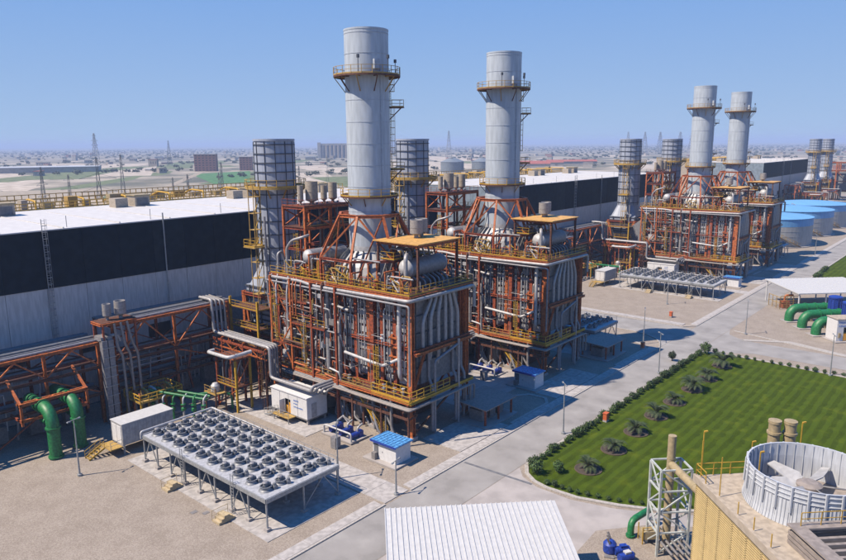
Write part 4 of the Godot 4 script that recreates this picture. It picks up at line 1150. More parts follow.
func pipe_bridge(at: Vector3, label: String) -> Node3D:
	# origin (58, 80): b 0..24 away towards the rack
	var r := thing("pipe_bridge", label, "pipe bridge", at)
	for k in 4:
		var a := k * 0.62
		var m: Material = [M.cladding, M.cladding2, M.cladding2, M.dullpipe][k]
		var h := 5.5 - k * 0.25
		pipe(r, [L(a + 0.6, 19.4, 16.0), L(a + 0.6, 15.8 - k * 0.3, 16.0 - k * 0.1), L(a + 0.6, 15.6 - k * 0.3, 10.4), L(a + 0.6, 0.2 + k * 0.2, 10.4), L(a + 0.6, 0.2 + k * 0.2, h), L(a + 0.6, -9.6 - k * 0.4, h), L(a + 0.6, -9.8 - k * 0.4, h + 0.7), L(6.2, -10.2 - k * 0.4, h + 0.9)], 0.27 if k == 0 else 0.2, m)
	for q in [0.9, 6.8, 12.8]:
		for a in [0.2, 3.1]: pbeam(r, "column", L(a, q, 0), L(a, q, 10.0), 0.3, 0.3, M.redsteel if q > 1 else M.brown)
		pbeam(r, "cross_beam", L(0.2, q, 9.95), L(3.1, q, 9.95), 0.3, 0.3, M.orange)
		pbeam(r, "brace", L(0.2, q, 5.4), L(3.1, q, 9.8), 0.16, 0.16, M.orange)
	for a in [0.2, 3.1]:
		pbeam(r, "bridge_beam", L(a, 0.5, 9.5), L(a, 15.4, 9.5), 0.2, 0.34, M.redsteel)
		pbeam(r, "bridge_beam", L(a, 0.5, 8.4), L(a, 15.4, 8.4), 0.16, 0.2, M.orange)
		for k in 8: pbeam(r, "web_member", L(a, 0.9 + k * 1.8, 8.4 if k % 2 else 9.4), L(a, 2.7 + k * 1.8, 9.4 if k % 2 else 8.4), 0.1, 0.1, M.orange)
	ladder(r, L(-0.2, 1.4, 0.1), 10.0, Vector3(-1, 0, 0), M.brown)
	# low loop of white pipe and the little tower under it
	pipe(r, [L(-3.4, 9.6, 9.2), L(-4.6, 9.6, 9.2), L(-4.6, 3.8, 9.3), L(-0.8, 3.2, 9.6)], 0.3, M.panel3, "loop_pipe", 10)
	for q in [[-3.6, 3.6], [-3.6, 8.8], [-0.9, 3.6], [-0.9, 8.8]]:
		pbeam(r, "tower_post", L(q[0], q[1], 0), L(q[0], q[1], 8.8), 0.3, 0.3, M.yellow if q[1] < 5 else M.redsteel)
	for h in [4.0, 8.6]:
		pbox(r, "tower_deck", L(-3.8, 3.4, h), L(-0.7, 9.0, h + 0.1), M.brown)
		railing(r, [L(-3.7, 3.5, h + 0.1), L(-3.7, 8.9, h + 0.1)], M.yellow if h < 5 else M.orange)
		railing(r, [L(-3.7, 3.5, h + 0.1), L(-0.8, 3.5, h + 0.1)], M.orange)
	pbeam(r, "brace", L(-3.6, 3.6, 4.2), L(-0.9, 3.6, 8.4), 0.16, 0.16, M.orange)
	pbeam(r, "brace", L(-3.6, 8.8, 0.4), L(-3.6, 3.6, 3.8), 0.16, 0.16, M.orange)
	for k in 10: pipe(r, [L(-3.3 + (k % 4) * 0.8, 4 + k * 0.45, 4.1), L(-3.3 + (k % 4) * 0.8, 4 + k * 0.45, 6 + (k % 3)), L(-2.0, 4.4 + k * 0.4, 8.4)], 0.1, [M.cladding, M.redsteel, M.dullpipe][k % 3], "small_pipe", 6)
	# low access stand
	for q in [[-6.2, 5.6], [-4.4, 5.6], [-6.2, 8.4], [-4.4, 8.4]]: pbeam(r, "stand_post", L(q[0], q[1], 0), L(q[0], q[1], 4.2), 0.2, 0.2, M.brown)
	pbox(r, "stand_deck", L(-6.4, 5.4, 3.2), L(-4.2, 8.6, 3.3), M.ochre)
	railing(r, [L(-6.3, 5.5, 3.3), L(-6.3, 8.5, 3.3)], M.ochre)
	var tk := MB.new()
	tk.lathe(L(-5.3, 7.0, 3.3), [[0.02, 0], [0.7, 0.05], [0.7, 1.0], [0.4, 1.4], [0.02, 1.5]], 12)
	part(r, "vessel", tk, M.panel3)
	return r

func green_bends(at: Vector3, label: String) -> Node3D:
	var r := thing("green_cooling_pipe", label, "pipe", at, "large green cooling water pipes by the rack")
	var mb := MB.new()
	var pts := [L(0, 0, 0.1), L(0, 0, 4.6)]
	for k in range(1, 7):
		var f := PI * 0.5 * k / 6
		pts.append(L(0, 2.2 * (1 - cos(f)), 4.6 + 2.2 * sin(f)))
	pts.append(L(0, 7.5, 6.8))
	mb.tube(pts, 0.82, 16)
	part(r, "pipe_bend", mb, M.green)
	for h in [0.25, 4.4]:
		var fl := MB.new()
		fl.lathe(L(0, 0, h), [[0.82, -0.12], [0.99, -0.12], [0.99, 0.12], [0.82, 0.12]], 18)
		part(r, "flange", fl, M.green)
	for b in [2.5, 3.6]:
		var fl := MB.new()
		fl.tube([L(0, b, 6.8), L(0, b + 0.2, 6.8)], 0.99, 18)
		part(r, "flange", fl, M.green)
	pipe(r, [L(1.1, 3.0, 0.1), L(1.1, 3.0, 3.4), L(1.1, 6.5, 3.6)], 0.5, M.green, "side_pipe", 12)
	return r

# ---------------------------------------------------------------- plants
func leafy(sd: int, nleaf: int, rx: float, ry: float, size: float, g0: float) -> ArrayMesh:
	var q := RandomNumberGenerator.new(); q.seed = sd
	var mb := MB.new()
	for k in nleaf:
		var d := Vector3(q.randfn(), q.randfn(), q.randfn()).normalized()
		var rad := pow(q.randf(), 0.45) * (0.82 + 0.25 * sin(d.x * 5.0 + sd) * cos(d.z * 4.0 + d.y * 3.0))
		var p := Vector3(d.x * rx, ry + d.y * ry, d.z * rx) * rad + Vector3(0, ry * (1 - rad), 0)
		var t := Vector3(q.randfn(), q.randfn() + 0.4, q.randfn()).normalized()
		var s := t.cross(d + Vector3(0.01, 0.02, 0.03)).normalized()
		var ln := size * q.randf_range(0.6, 1.3)
		var g := g0 * q.randf_range(0.6, 1.45)
		mb.tint = Color(g * q.randf_range(0.42, 0.62), g, g * q.randf_range(0.12, 0.28))
		mb.quad(p - t * ln * 0.5, p + s * ln * 0.3, p + t * ln * 0.5, p - s * ln * 0.3)
	return mb.mesh(true)

func frond_mesh(sd: int, ln: float) -> ArrayMesh:
	var q := RandomNumberGenerator.new(); q.seed = sd
	var mb := MB.new()
	var arch := q.randf_range(0.9, 1.25)
	var pts := []
	for k in 9:
		var t := k / 8.0
		pts.append(Vector3(ln * t * (1.0 - 0.12 * t), ln * (arch * t - 1.05 * t * t), 0))
	mb.tint = Color(0.07, 0.075, 0.025)
	for k in 8: mb.beam(pts[k], pts[k + 1], 0.035, 0.035)
	for k in range(1, 33):
		var t := k / 33.0 * 7.9
		var i := int(t)
		var o: Vector3 = (pts[i] as Vector3).lerp(pts[i + 1], t - i)
		var f: Vector3 = ((pts[i + 1] as Vector3) - pts[i]).normalized()
		var l := 0.42 * sin(PI * clampf(k / 33.0 * 0.85 + 0.14, 0, 1)) + 0.06
		for s in [-1.0, 1.0]:
			var g := 0.05 * q.randf_range(0.6, 1.4)
			mb.tint = Color(g * 0.6, g, g * 0.25)
			var e: Vector3 = o + (f * 0.55 + Vector3(0, 0.22, s)).normalized() * l
			mb.quad(o - f * 0.028, o + f * 0.028, e + f * 0.012, e - f * 0.012)
	return mb.mesh(true)

func palm(at: Vector3, k: int, label: String) -> Node3D:
	var r := thing("young_palm", label, "palm", at, "young palms in round soil beds on the lawn")
	var q := RandomNumberGenerator.new(); q.seed = 300 + k
	var bed := MB.new()
	bed.lathe(Vector3.ZERO, [[1.72, 0.0], [1.72, 0.09], [1.55, 0.10], [1.4, 0.05], [0.6, 0.1], [0.02, 0.14]], 24)
	part(r, "soil_bed", bed, M.soil)
	var ed := MB.new()
	ed.lathe(Vector3.ZERO, [[1.7, 0.02], [1.7, 0.12], [1.79, 0.12], [1.79, 0.02]], 24)
	part(r, "bed_edging", ed, M.bark)
	var sc := [0.85, 0.95, 1.0, 1.1, 0.9, 1.35, 1.15, 1.45][k % 8] as float
	var tr := MB.new()
	tr.lathe(Vector3.ZERO, [[0.2, 0.0], [0.24, 0.15 * sc], [0.17, 0.5 * sc], [0.13, 0.75 * sc], [0.02, 0.9 * sc]], 9)
	part(r, "trunk", tr, M.bark)
	for i in 22:
		var up := 0.1 + 0.75 * (i % 4) / 3.0
		var b := Basis(Vector3.UP, TAU * i * 0.382 + q.randf_range(-0.2, 0.2)) * Basis(Vector3(0, 0, 1), up * 0.75 - 0.2)
		shared(r, "frond", fronds[(i + k) % 4], M.leaf, Transform3D(b.scaled(Vector3.ONE * sc * q.randf_range(0.85, 1.15)), Vector3(0, 0.55 * sc, 0)))
	return r
var fronds := []

# ---------------------------------------------------------------- cooling tower corner
func cooling_tower() -> void:
	var r := thing("cooling_tower", "ochre louvred cooling tower with a yellow railed deck", "cooling tower", P(56.4, 17.8), "", -PI / 4)
	pbox(r, "core", L(0.35, -22, 0), L(15, 0, 13.7), M.louvre)
	pbox(r, "deck", L(-0.02, -22, 13.7), L(15.2, 0.15, 14.0), M.towerdeck)
	pbox(r, "deck_edge", L(-0.1, -22, 13.5), L(0.22, 0.2, 14.12), M.towerdeck)
	# louvre wall on the sunny side: fine slats between upright mullions
	for k in 11:
		var b := -k * 2.0
		var sl := MB.new()
		for j in 68:
			var h := 0.3 + j * 0.195
			sl.quad(L(0.34, b - 1.94, h + 0.16), L(0.34, b - 0.06, h + 0.16), L(0.08, b - 0.06, h), L(0.08, b - 1.94, h))
			sl.quad(L(0.08, b - 1.94, h), L(0.08, b - 0.06, h), L(0.08, b - 0.06, h + 0.05), L(0.08, b - 1.94, h + 0.05))
		var o := part(r, "louvre_slats", sl, M.louvre)
		o.set_meta("kind", "stuff")
		pbox(r, "mullion", L(0.12, b - 0.05, 0), L(0.34, b + 0.05, 13.6), M.louvre)
	railing(r, [L(0.1, 0.05, 14.0), L(15, 0.05, 14.0)], M.yellow, 1.1, 0.06, false)
	railing(r, [L(0.1, 0.05, 14.0), L(0.1, -1.6, 14.0)], M.yellow, 1.1, 0.06, false)
	for b in [-0.4, -3.6, -6.4, -8.6, -10.8]:
		pbeam(r, "rail_post", L(0.25, b, 14), L(0.25, b, 15.1 if b < -1 and b != -3.6 else 17.4), 0.06, 0.06, M.yellow)
	for q in [[0.5, 0.0, 4.0], [5.2, 0.6, 2.6], [9.2, 0.1, 4.4], [3.0, -4.2, 4.0]]:
		var lp := MB.new()
		lp.beam(L(q[0], q[1], 14), L(q[0], q[1], 14 + q[2]), 0.07, 0.07)
		lp.beam(L(q[0], q[1], 14 + q[2]), L(q[0] + 0.3, q[1], 14 + q[2] + 0.05), 0.14, 0.1)
		part(r, "deck_lamp", lp, M.yellow)
	# fan stack of ribbed panels
	var c := L(6.6, -5.2, 14.0)
	var st := thing("fan_stack", "white ribbed fan stack standing on the cooling tower deck", "fan stack", r.transform * c, "", -PI / 4)
	var np := 26
	for k in np:
		var mb := MB.new()
		var a0 := TAU * k / np; var a1 := TAU * (k + 1) / np - 0.004
		mb.lathe(Vector3.ZERO, [[4.66, 0.0], [4.56, 0.5], [4.49, 1.2], [4.45, 2.0], [4.5, 3.1]], 4, a0, a1)
		for j in 4:
			var f := a0 + (a1 - a0) * (j + 0.5) / 4
			var d := Vector3(cos(f), 0, sin(f))
			var pr := [[4.68, 0.02], [4.58, 0.5], [4.51, 1.2], [4.47, 2.0]]
			for i in 3: mb.beam(d * pr[i][0] + Vector3.UP * pr[i][1], d * pr[i + 1][0] + Vector3.UP * pr[i + 1][1], 0.06, 0.06)
		for h in [2.1, 2.45, 2.8]:
			mb.lathe(Vector3.ZERO, [[4.48, h - 0.04], [4.55, h - 0.03], [4.55, h + 0.03], [4.48, h + 0.04]], 4, a0, a1)
		var d2 := Vector3(cos(a0), 0, sin(a0))
		mb.beam(d2 * 4.62 + Vector3.UP * 1.1, d2 * 4.56 + Vector3.UP * 3.1, 0.12, 0.14)
		part(st, "panel", mb, M.frp)
	var inn := MB.new()
	inn.lathe(Vector3.ZERO, [[4.42, 3.1], [4.38, 2.0], [4.42, 0.6], [4.42, 0.1]], 52)
	inn.lathe(Vector3.ZERO, [[4.42, 3.1], [4.56, 3.1]], 52)
	part(st, "lining", inn, M.frp)
	for k in 40:
		var f := TAU * k / 40
		var d := Vector3(cos(f), 0, sin(f))
		pbeam(st, "lining_rib", d * 4.36 + Vector3.UP * 0.4, d * 4.36 + Vector3.UP * 3.05, 0.05, 0.05, M.frp)
	var flo := MB.new()
	flo.lathe(Vector3.ZERO, [[4.42, 0.12], [0.02, 0.12]], 40)
	part(st, "throat", flo, M.taupe)
	var hub := MB.new()
	hub.lathe(Vector3.ZERO, [[0.95, 1.35], [0.95, 1.65], [0.6, 1.85], [0.02, 1.9]], 18)
	part(st, "fan_hub", hub, M.taupe)
	for k in 6:
		var f := TAU * k / 6 + 0.35
		var d := Vector3(cos(f), 0, sin(f)); var s := d.cross(Vector3.UP)
		var bl := MB.new()
		var pr := [[0.9, 0.22, 0.16], [1.6, 0.5, 0.26], [4.15, 0.32, 0.08]]
		for i in 2:
			var A: Vector3 = d * pr[i][0] + Vector3.UP * 1.52; var B: Vector3 = d * pr[i + 1][0] + Vector3.UP * 1.52
			var p0: Vector3 = s * pr[i][1] + Vector3.UP * pr[i][2]; var p1: Vector3 = s * pr[i + 1][1] + Vector3.UP * pr[i + 1][2]
			var t := Vector3.UP * 0.05
			bl.loft([A - p0 - t, B - p1 - t, B + p1 - t, A + p0 - t], [A - p0 + t, B - p1 + t, B + p1 + t, A + p0 + t])
		part(st, "fan_blade", bl, M.container)
	# slatted water basin box on the deck
	var bx := thing("slatted_trough", "taupe slatted trough lying on the cooling tower deck", "trough", r.transform * L(1.9, -10.2, 14.0), "", -PI / 4)
	for q in [[L(0, 0, 0.5), L(11, 0, 0.5)], [L(0, 0, 0.5), L(0, -9, 0.5)]]:
		for j in 3:
			pbeam(bx, "side_rail", q[0] + Vector3.UP * (j * 0.35 - 0.35), q[1] + Vector3.UP * (j * 0.35 - 0.35), 0.2, 0.22, M.taupe)
	pbox(bx, "rim", L(-0.15, -0.7, 1.28), L(11, 0.15, 1.42), M.taupe)
	pbox(bx, "rim", L(-0.15, -9, 1.28), L(0.9, -0.7, 1.42), M.taupe)
	for k in 8: pbeam(bx, "slat", L(0.9, -1.3 - k * 0.75, 0.9), L(11, -1.3 - k * 0.75, 0.9), 0.26, 0.3, M.taupe)
	pbox(bx, "trough_floor", L(0, -9, 0.02), L(11, -0.1, 0.1), M.casing)
	railing(bx, [L(0.6, -0.3, 1.42), L(11, -0.3, 1.42)], M.yellow, 1.0, 0.05, false)
	# steel lattice tower with tan riser pipe beside it
	var t2 := thing("riser_tower", "pale galvanised lattice tower holding a tan riser pipe", "lattice tower", P(66.4, 23.4), "", -PI / 4)
	var q4 := [L(-1.6, -1.3, 0), L(1.6, -1.3, 0), L(1.6, 1.3, 0), L(-1.6, 1.3, 0)]
	for k in 4:
		var a: Vector3 = q4[k]; var b: Vector3 = q4[(k + 1) % 4]
		pbeam(t2, "leg", a, a + Vector3.UP * 9.4, 0.22, 0.22, M.palesteel)
		for j in 4:
			var h0 := 0.3 + j * 2.3
			pbeam(t2, "tie", a + Vector3.UP * (h0 + 2.3), b + Vector3.UP * (h0 + 2.3), 0.16, 0.16, M.palesteel)
			if j % 2 == 0: pbeam(t2, "diagonal", a + Vector3.UP * h0, b + Vector3.UP * (h0 + 2.3), 0.13, 0.13, M.palesteel)
			else: pbeam(t2, "diagonal", b + Vector3.UP * h0, a + Vector3.UP * (h0 + 2.3), 0.13, 0.13, M.palesteel)
	pipe(t2, [L(0.2, 0.6, 0.2), L(0.2, 0.6, 12.4)], 0.42, M.tanpipe, "riser_pipe", 14)
	pipe(t2, [L(0.2, 0.3, 9.3), L(0.2, -10.0, 9.6)], 0.42, M.tanpipe, "cross_pipe", 14)
	for k in 5: pipe(t2, [L(-1.2 + k * 0.6, -0.8, 0.1), L(-1.2 + k * 0.6, -0.8, 1.6), L(-1.2 + k * 0.6, -4.0, 1.8)], 0.14, M.dullpipe, "small_pipe", 7)
	for q in [[8.6, 3.0], [9.9, 2.7]]:
		var v := thing("tan_riser_pipe", "short tan riser pipe standing behind the white fan stack", "pipe", r.transform * L(q[0], q[1], 0), "tan riser pipes behind the fan stack")
		var mb := MB.new()
		mb.lathe(Vector3.ZERO, [[0.5, 0], [0.5, 17.2], [0.56, 17.2], [0.56, 17.45], [0.02, 17.5]], 14)
		part(v, "shaft", mb, M.tanpipe)
		var fl := MB.new()
		fl.lathe(Vector3.ZERO, [[0.5, 16.2], [0.62, 16.2], [0.62, 16.4], [0.5, 16.4]], 14)
		part(v, "flange", fl, M.tanpipe)

func corner_pumps() -> void:
	var g := thing("green_elbow_pipe", "green elbow pipe rising beside the pale lattice tower", "pipe", P(66.1, 27.2))
	pipe(g, [L(0, 0, 0.1), L(0, 0, 1.9), L(3.6, -0.6, 1.9)], 0.36, M.green, "elbow", 12)
	var fl := MB.new()
	fl.lathe(Vector3.ZERO, [[0.36, 0.1], [0.5, 0.1], [0.5, 0.3], [0.36, 0.3]], 14)
	part(g, "flange", fl, M.green)
	var y := thing("yellow_valve_box", "ochre framed valve box under the green elbow pipe", "valve box", P(66.6, 25.4), "", -PI / 4)
	pbox(y, "box", L(-0.9, -0.6, 0.5), L(0.9, 0.6, 1.3), M.tanpipe)
	for q in [[-0.9, -0.6], [0.9, -0.6], [-0.9, 0.6], [0.9, 0.6]]: pbeam(y, "post", L(q[0], q[1], 0), L(q[0], q[1], 1.9), 0.1, 0.1, M.yellow)
	railing(y, [L(-0.9, -0.6, 1.3), L(0.9, -0.6, 1.3), L(0.9, 0.6, 1.3)], M.yellow, 0.6, 0.06, false)
	for k in 3:
		var p := thing("blue_pump", ["bright blue pump set upright next to the concrete forecourt", "bright blue pump lying along its skid by the gravel patch", "small bright blue pump with a pale cover by the gravel"][k], "pump", P([61.9, 62.4, 61.6][k], [27.6, 26.4, 25.6][k]), "", [0.4, -0.7, -0.5][k])
		var mb := MB.new()
		if k == 0:
			mb.lathe(Vector3.ZERO, [[0.62, 0.1], [0.7, 0.3], [0.7, 1.1], [0.5, 1.35], [0.3, 1.5], [0.02, 1.55]], 14)
			part(p, "volute", mb, M.blue)
			for j in 3: pbeam(p, "handwheel_arm", Vector3(-0.5 + j * 0.5, 1.3, 0), Vector3(-0.6 + j * 0.6, 2.0, -0.3), 0.14, 0.2, M.dullpipe)
		else:
			mb.tube([Vector3(-0.9, 0.55, 0), Vector3(0.7, 0.55, 0)], 0.42, 14)
			for j in 7: mb.tube([Vector3(-0.7 + j * 0.2, 0.55, 0), Vector3(-0.66 + j * 0.2, 0.55, 0)], 0.47, 14)
			part(p, "motor", mb, M.blue)
			pbox(p, "cover", Vector3(-0.3, 0.95, -0.25), Vector3(0.4, 1.15, 0.25), M.sheetwhite if k == 2 else M.blue)
		pbox(p, "skid", Vector3(-1.1, 0.02, -0.5), Vector3(1.1, 0.14, 0.5), M.dullpipe)

func white_shed() -> void:
	# single pitch ribbed roof rising away; a along e2, b away
	var r := thing("white_roof_shed", "low building with a white ribbed single pitch metal roof", "shed", P(44.6, 43.3), "", -PI / 4)
	var wid := 17.0
	var dep := 17.0
	var hi := 6.9
	var lo := 6.9 - dep * 0.125
	pbox(r, "wall", L(0.4, -dep + 0.4, 0), L(wid - 0.4, -0.5, lo - 0.2), M.whitewall)
	pbox(r, "rear_wall", L(0.4, -0.75, lo - 0.2), L(wid - 0.4, -0.5, hi - 0.25), M.whitewall)
	var n := 34
	var st := wid / n
	for k in n:
		var mb := MB.new()
		mb.loft([L(k * st + 0.005, -dep, lo - 0.1), L((k + 1) * st - 0.005, -dep, lo - 0.1), L((k + 1) * st - 0.005, 0, hi - 0.1), L(k * st + 0.005, 0, hi - 0.1)], [L(k * st + 0.005, -dep, lo), L((k + 1) * st - 0.005, -dep, lo), L((k + 1) * st - 0.005, 0, hi), L(k * st + 0.005, 0, hi)])
		mb.beam(L(k * st + 0.04, -dep, lo + 0.03), L(k * st + 0.04, 0, hi + 0.03), 0.09, 0.09)
		part(r, "roof_sheet", mb, M.sheetwhite)
	pbox(r, "gutter", L(wid - 0.05, -dep, lo - 0.35), L(wid + 0.15, -0.1, lo - 0.2), M.galv)

func carport() -> void:
	var r := thing("pump_canopy", "white flat roofed canopy on posts over the pump yard", "canopy", P(186.4, 37.4), "", -PI / 4)
	var rf := MB.new()
	rf.loft([L(0, 0, 4.7), L(22, 0, 4.7), L(22, 15, 5.5), L(0, 15, 5.5)], [L(0, 0, 4.95), L(22, 0, 4.95), L(22, 15, 5.75), L(0, 15, 5.75)])
	part(r, "roof", rf, M.sheetwhite)
	for k in 22: pbeam(r, "roof_rib", L(k + 0.5, 0.05, 4.98), L(k + 0.5, 14.95, 5.78), 0.07, 0.07, M.sheetwhite)
	for a in [0.5, 7.5, 14.5, 21.5]:
		pbeam(r, "post", L(a, 0.5, 0), L(a, 0.5, 4.8), 0.25, 0.25, M.whitewall)
		pbeam(r, "post", L(a, 14.5, 0), L(a, 14.5, 5.5), 0.25, 0.25, M.whitewall)
		pbeam(r, "rafter", L(a, 0.3, 4.6), L(a, 14.7, 5.4), 0.2, 0.3, M.galv)
	# tank, cage and pumps under it
	var y := thing("yellow_valve_cage", "yellow railed valve cage under the white pump canopy", "cage", P(189.5, 40.6), "", -PI / 4)
	for k in 3: railing(y, [L(-1.6 - 0.1, 0, k * 1.1), L(3.5, 0, k * 1.1)], M.ochre, 1.1, 0.12, false)
	railing(y, [L(-1.7, 0, 0), L(-1.7, 5, 0)], M.ochre, 3.0, 0.12, false)
	pbox(y, "valve_block", L(-0.4, 0.8, 0), L(1.4, 2.4, 1.8), M.redsteel)
	pipe(y, [L(0.4, 1.6, 0.5), L(0.4, 1.6, 3.2), L(2.6, 1.6, 3.2)], 0.25, M.orange)
	for k in 3:
		var g := thing("green_arch_pipe", "big green arched pipe coming down beside the pump canopy", "pipe", P([176.6, 171.8, 167.2][k], [37.0, 33.2, 29.5][k]), "big green arched pipes at the pump canopy", -PI / 4)
		var pts := [L(0, 0, 0.05), L(0, 0, 1.2)]
		for i in range(1, 7):
			var f := PI * 0.5 * i / 6
			pts.append(L(2.0 * (1 - cos(f)), 0, 1.2 + 2.0 * sin(f)))
		pts.append(L(11.0, 0, 3.2))
		var mb := MB.new()
		mb.tube(pts, 1.02, 18)
		part(g, "arch", mb, M.green)
		for x in [3.6, 6.0, 8.4]:
			var fl := MB.new()
			fl.tube([L(x, 0, 3.2), L(x + 0.22, 0, 3.2)], 1.2, 18)
			part(g, "flange", fl, M.green)
		pbox(g, "footing", L(-1.5, -1.5, 0), L(1.5, 1.5, 0.2), M.concrete)
		pbox(g, "support", L(5.0, -0.6, 0), L(5.6, 0.6, 2.3), M.tanpipe)
	for k in 2:
		var b := thing("blue_vertical_pump", ["tall blue vertical pump motor nearer the yellow valve cage", "tall blue vertical pump motor nearer the white booth"][k], "pump", P([181.0, 176.2][k], [28.6, 25.0][k]))
		var mb := MB.new()
		mb.lathe(Vector3.ZERO, [[1.1, 0], [1.1, 1.8], [0.8, 2.0], [0.8, 2.4]], 16)
		part(b, "stand", mb, M.blue)
		var m2 := MB.new()
		m2.lathe(Vector3.ZERO, [[1.5, 2.4], [1.5, 2.7], [1.35, 2.75], [1.35, 6.0], [1.5, 6.05], [1.5, 6.4], [0.9, 6.6], [0.02, 6.65]], 16)
		part(b, "motor", m2, M.blue)
		for j in 12:
			var f := TAU * j / 12
			var d := Vector3(cos(f), 0, sin(f))
			pbeam(b, "cooling_rib", d * 1.4 + Vector3.UP * 2.8, d * 1.4 + Vector3.UP * 6.0, 0.12, 0.14, M.blue)
	var w := thing("white_booth", "white booth with blue lettering and an open ochre doorway", "booth", P(163.6, 25.0), "", -PI / 4)
	pbox(w, "floor", L(0.1, 0.1, 0.25), L(8.9, 3.3, 0.33), M.dullpipe)
	pbox(w, "front_wall", L(0, 0, 0.25), L(1.5, 0.12, 4.9), M.whitewall)
	pbox(w, "front_wall", L(3.1, 0, 0.25), L(9, 0.12, 4.9), M.whitewall)
	pbox(w, "front_wall", L(1.5, 0, 3.2), L(3.1, 0.12, 4.9), M.whitewall)
	pbox(w, "end_wall", L(0, 0.12, 0.25), L(0.12, 3.28, 4.9), M.whitewall)
	pbox(w, "end_wall", L(8.88, 0.12, 0.25), L(9, 3.28, 4.9), M.whitewall)
	pbox(w, "back_wall", L(0, 3.28, 0.25), L(9, 3.4, 4.9), M.whitewall)
	pbox(w, "door_panel", L(1.54, 0.03, 0.35), L(3.06, 0.08, 1.8), M.door)
	pbox(w, "switch_cabinet", L(1.3, 0.7, 0.33), L(3.3, 1.3, 1.9), M.door)
	pbox(w, "roof", L(-0.15, -0.15, 4.9), L(9.15, 3.55, 5.05), M.towerdeck)
	pbox(w, "meter_box", L(0.4, -0.16, 1.0), L(0.9, 0, 2.0), M.tanpipe)
	words(w, "lettering", [3.4, 3.9], L(0.4, -0.02, 4.5), Vector3(1, 0, 0), 0.5, 9)
	pbox(w, "plinth", L(-0.6, -0.8, 0), L(9.5, 3.8, 0.22), M.concrete)

func tanks() -> void:
	for k in 3:
		var r := thing("water_tank", ["blue topped water tank nearest the boilers in its row", "middle blue topped water tank of the row of three", "blue topped water tank farthest from the boilers"][k], "tank", P([313.5, 354.5, 393.5][k], 77.5), "three water tanks with blue tops")
		var R := 17.0
		var H := [11.2, 11.0, 10.9][k] as float
		var mb := MB.new()
		mb.lathe(Vector3.ZERO, [[R, 0.3], [R, H - 2.9]], 56)
		part(r, "shell", mb, M.tankwall)
		for j in 3:
			var rg := MB.new()
			var h := 2.2 + j * 2.1
			rg.lathe(Vector3.ZERO, [[R, h - 0.05], [R + 0.06, h - 0.05], [R + 0.06, h + 0.05], [R, h + 0.05]], 56)
			part(r, "shell_seam", rg, M.tankwall)
		var m2 := MB.new()
		m2.lathe(Vector3.ZERO, [[R + 0.02, H - 2.9], [R + 0.02, H]], 56)
		part(r, "blue_band", m2, M.tankblue)
		var m3 := MB.new()
		m3.lathe(Vector3.ZERO, [[R + 0.2, H], [R + 0.2, H + 0.15], [R * 0.6, H + 0.9], [0.02, H + 1.5]], 56)
		part(r, "roof", m3, M.tankblue)
		var st := MB.new()
		var prev := Vector3.ZERO
		for j in 15:
			var f := deg_to_rad(120 + j * 5.5)
			var p := Vector3(cos(f) * (R + 0.6), 0.3 + j * (H - 0.5) / 14, sin(f) * (R + 0.6))
			if j > 0:
				st.beam(prev, p, 0.9, 0.12); st.beam(prev + Vector3.UP * 1.1, p + Vector3.UP * 1.1, 0.12, 0.12); st.beam(p, p + Vector3.UP * 1.1, 0.1, 0.1)
			prev = p
		part(r, "spiral_stair", st, M.ochre)
		var bs := MB.new()
		bs.lathe(Vector3.ZERO, [[R + 1.2, 0.02], [R + 1.2, 0.3], [R - 0.1, 0.32]], 56)
		part(r, "base_ring", bs, M.concrete)

# ---------------------------------------------------------------- far things
func pylon(at: Vector3, ht: float, label: String, turn := 0.0, slim := 1.0) -> Node3D:
	var r := thing("pylon", label, "pylon", at, "", turn)
	var b := ht * 0.09 * slim
	var th := ht * 0.0065 * slim
	for s in [-1.0, 1.0]:
		for t in [-1.0, 1.0]:
			pbeam(r, "leg", Vector3(s * b, 0, t * b), Vector3(s * b * 0.12, ht, t * b * 0.12), th, th, M.lattice)
	var n := 8
	for f in 4:
		var br := MB.new()
		var d0 := [Vector3(-1, 0, -1), Vector3(1, 0, -1), Vector3(1, 0, 1), Vector3(-1, 0, 1)]
		for k in n:
			var t0 := 1.0 - pow(1.0 - k / float(n), 1.15); var t1 := 1.0 - pow(1.0 - (k + 1) / float(n), 1.15)
			var k0 := b * (1 - 0.88 * t0); var k1 := b * (1 - 0.88 * t1)
			var p: Vector3 = d0[f] * k0 + Vector3.UP * ht * t0; var q: Vector3 = d0[(f + 1) % 4] * k1 + Vector3.UP * ht * t1
			var p2: Vector3 = d0[(f + 1) % 4] * k0 + Vector3.UP * ht * t0; var q2: Vector3 = d0[f] * k1 + Vector3.UP * ht * t1
			br.beam(p, q, th * 0.6, th * 0.6); br.beam(p2, q2, th * 0.6, th * 0.6)
		part(r, "lattice_face", br, M.lattice)
	for h in [0.66, 0.79, 0.92]:
		var am := MB.new()
		var w: float = ht * (0.17 if h < 0.9 else 0.1)
		am.beam(Vector3(-w, ht * h, 0), Vector3(w, ht * h, 0), th, th)
		am.beam(Vector3(-w, ht * h, 0), Vector3(0, ht * (h + 0.05), 0), th * 0.7, th * 0.7)
		am.beam(Vector3(w, ht * h, 0), Vector3(0, ht * (h + 0.05), 0), th * 0.7, th * 0.7)
		part(r, "cross_arm", am, M.lattice)
	return r

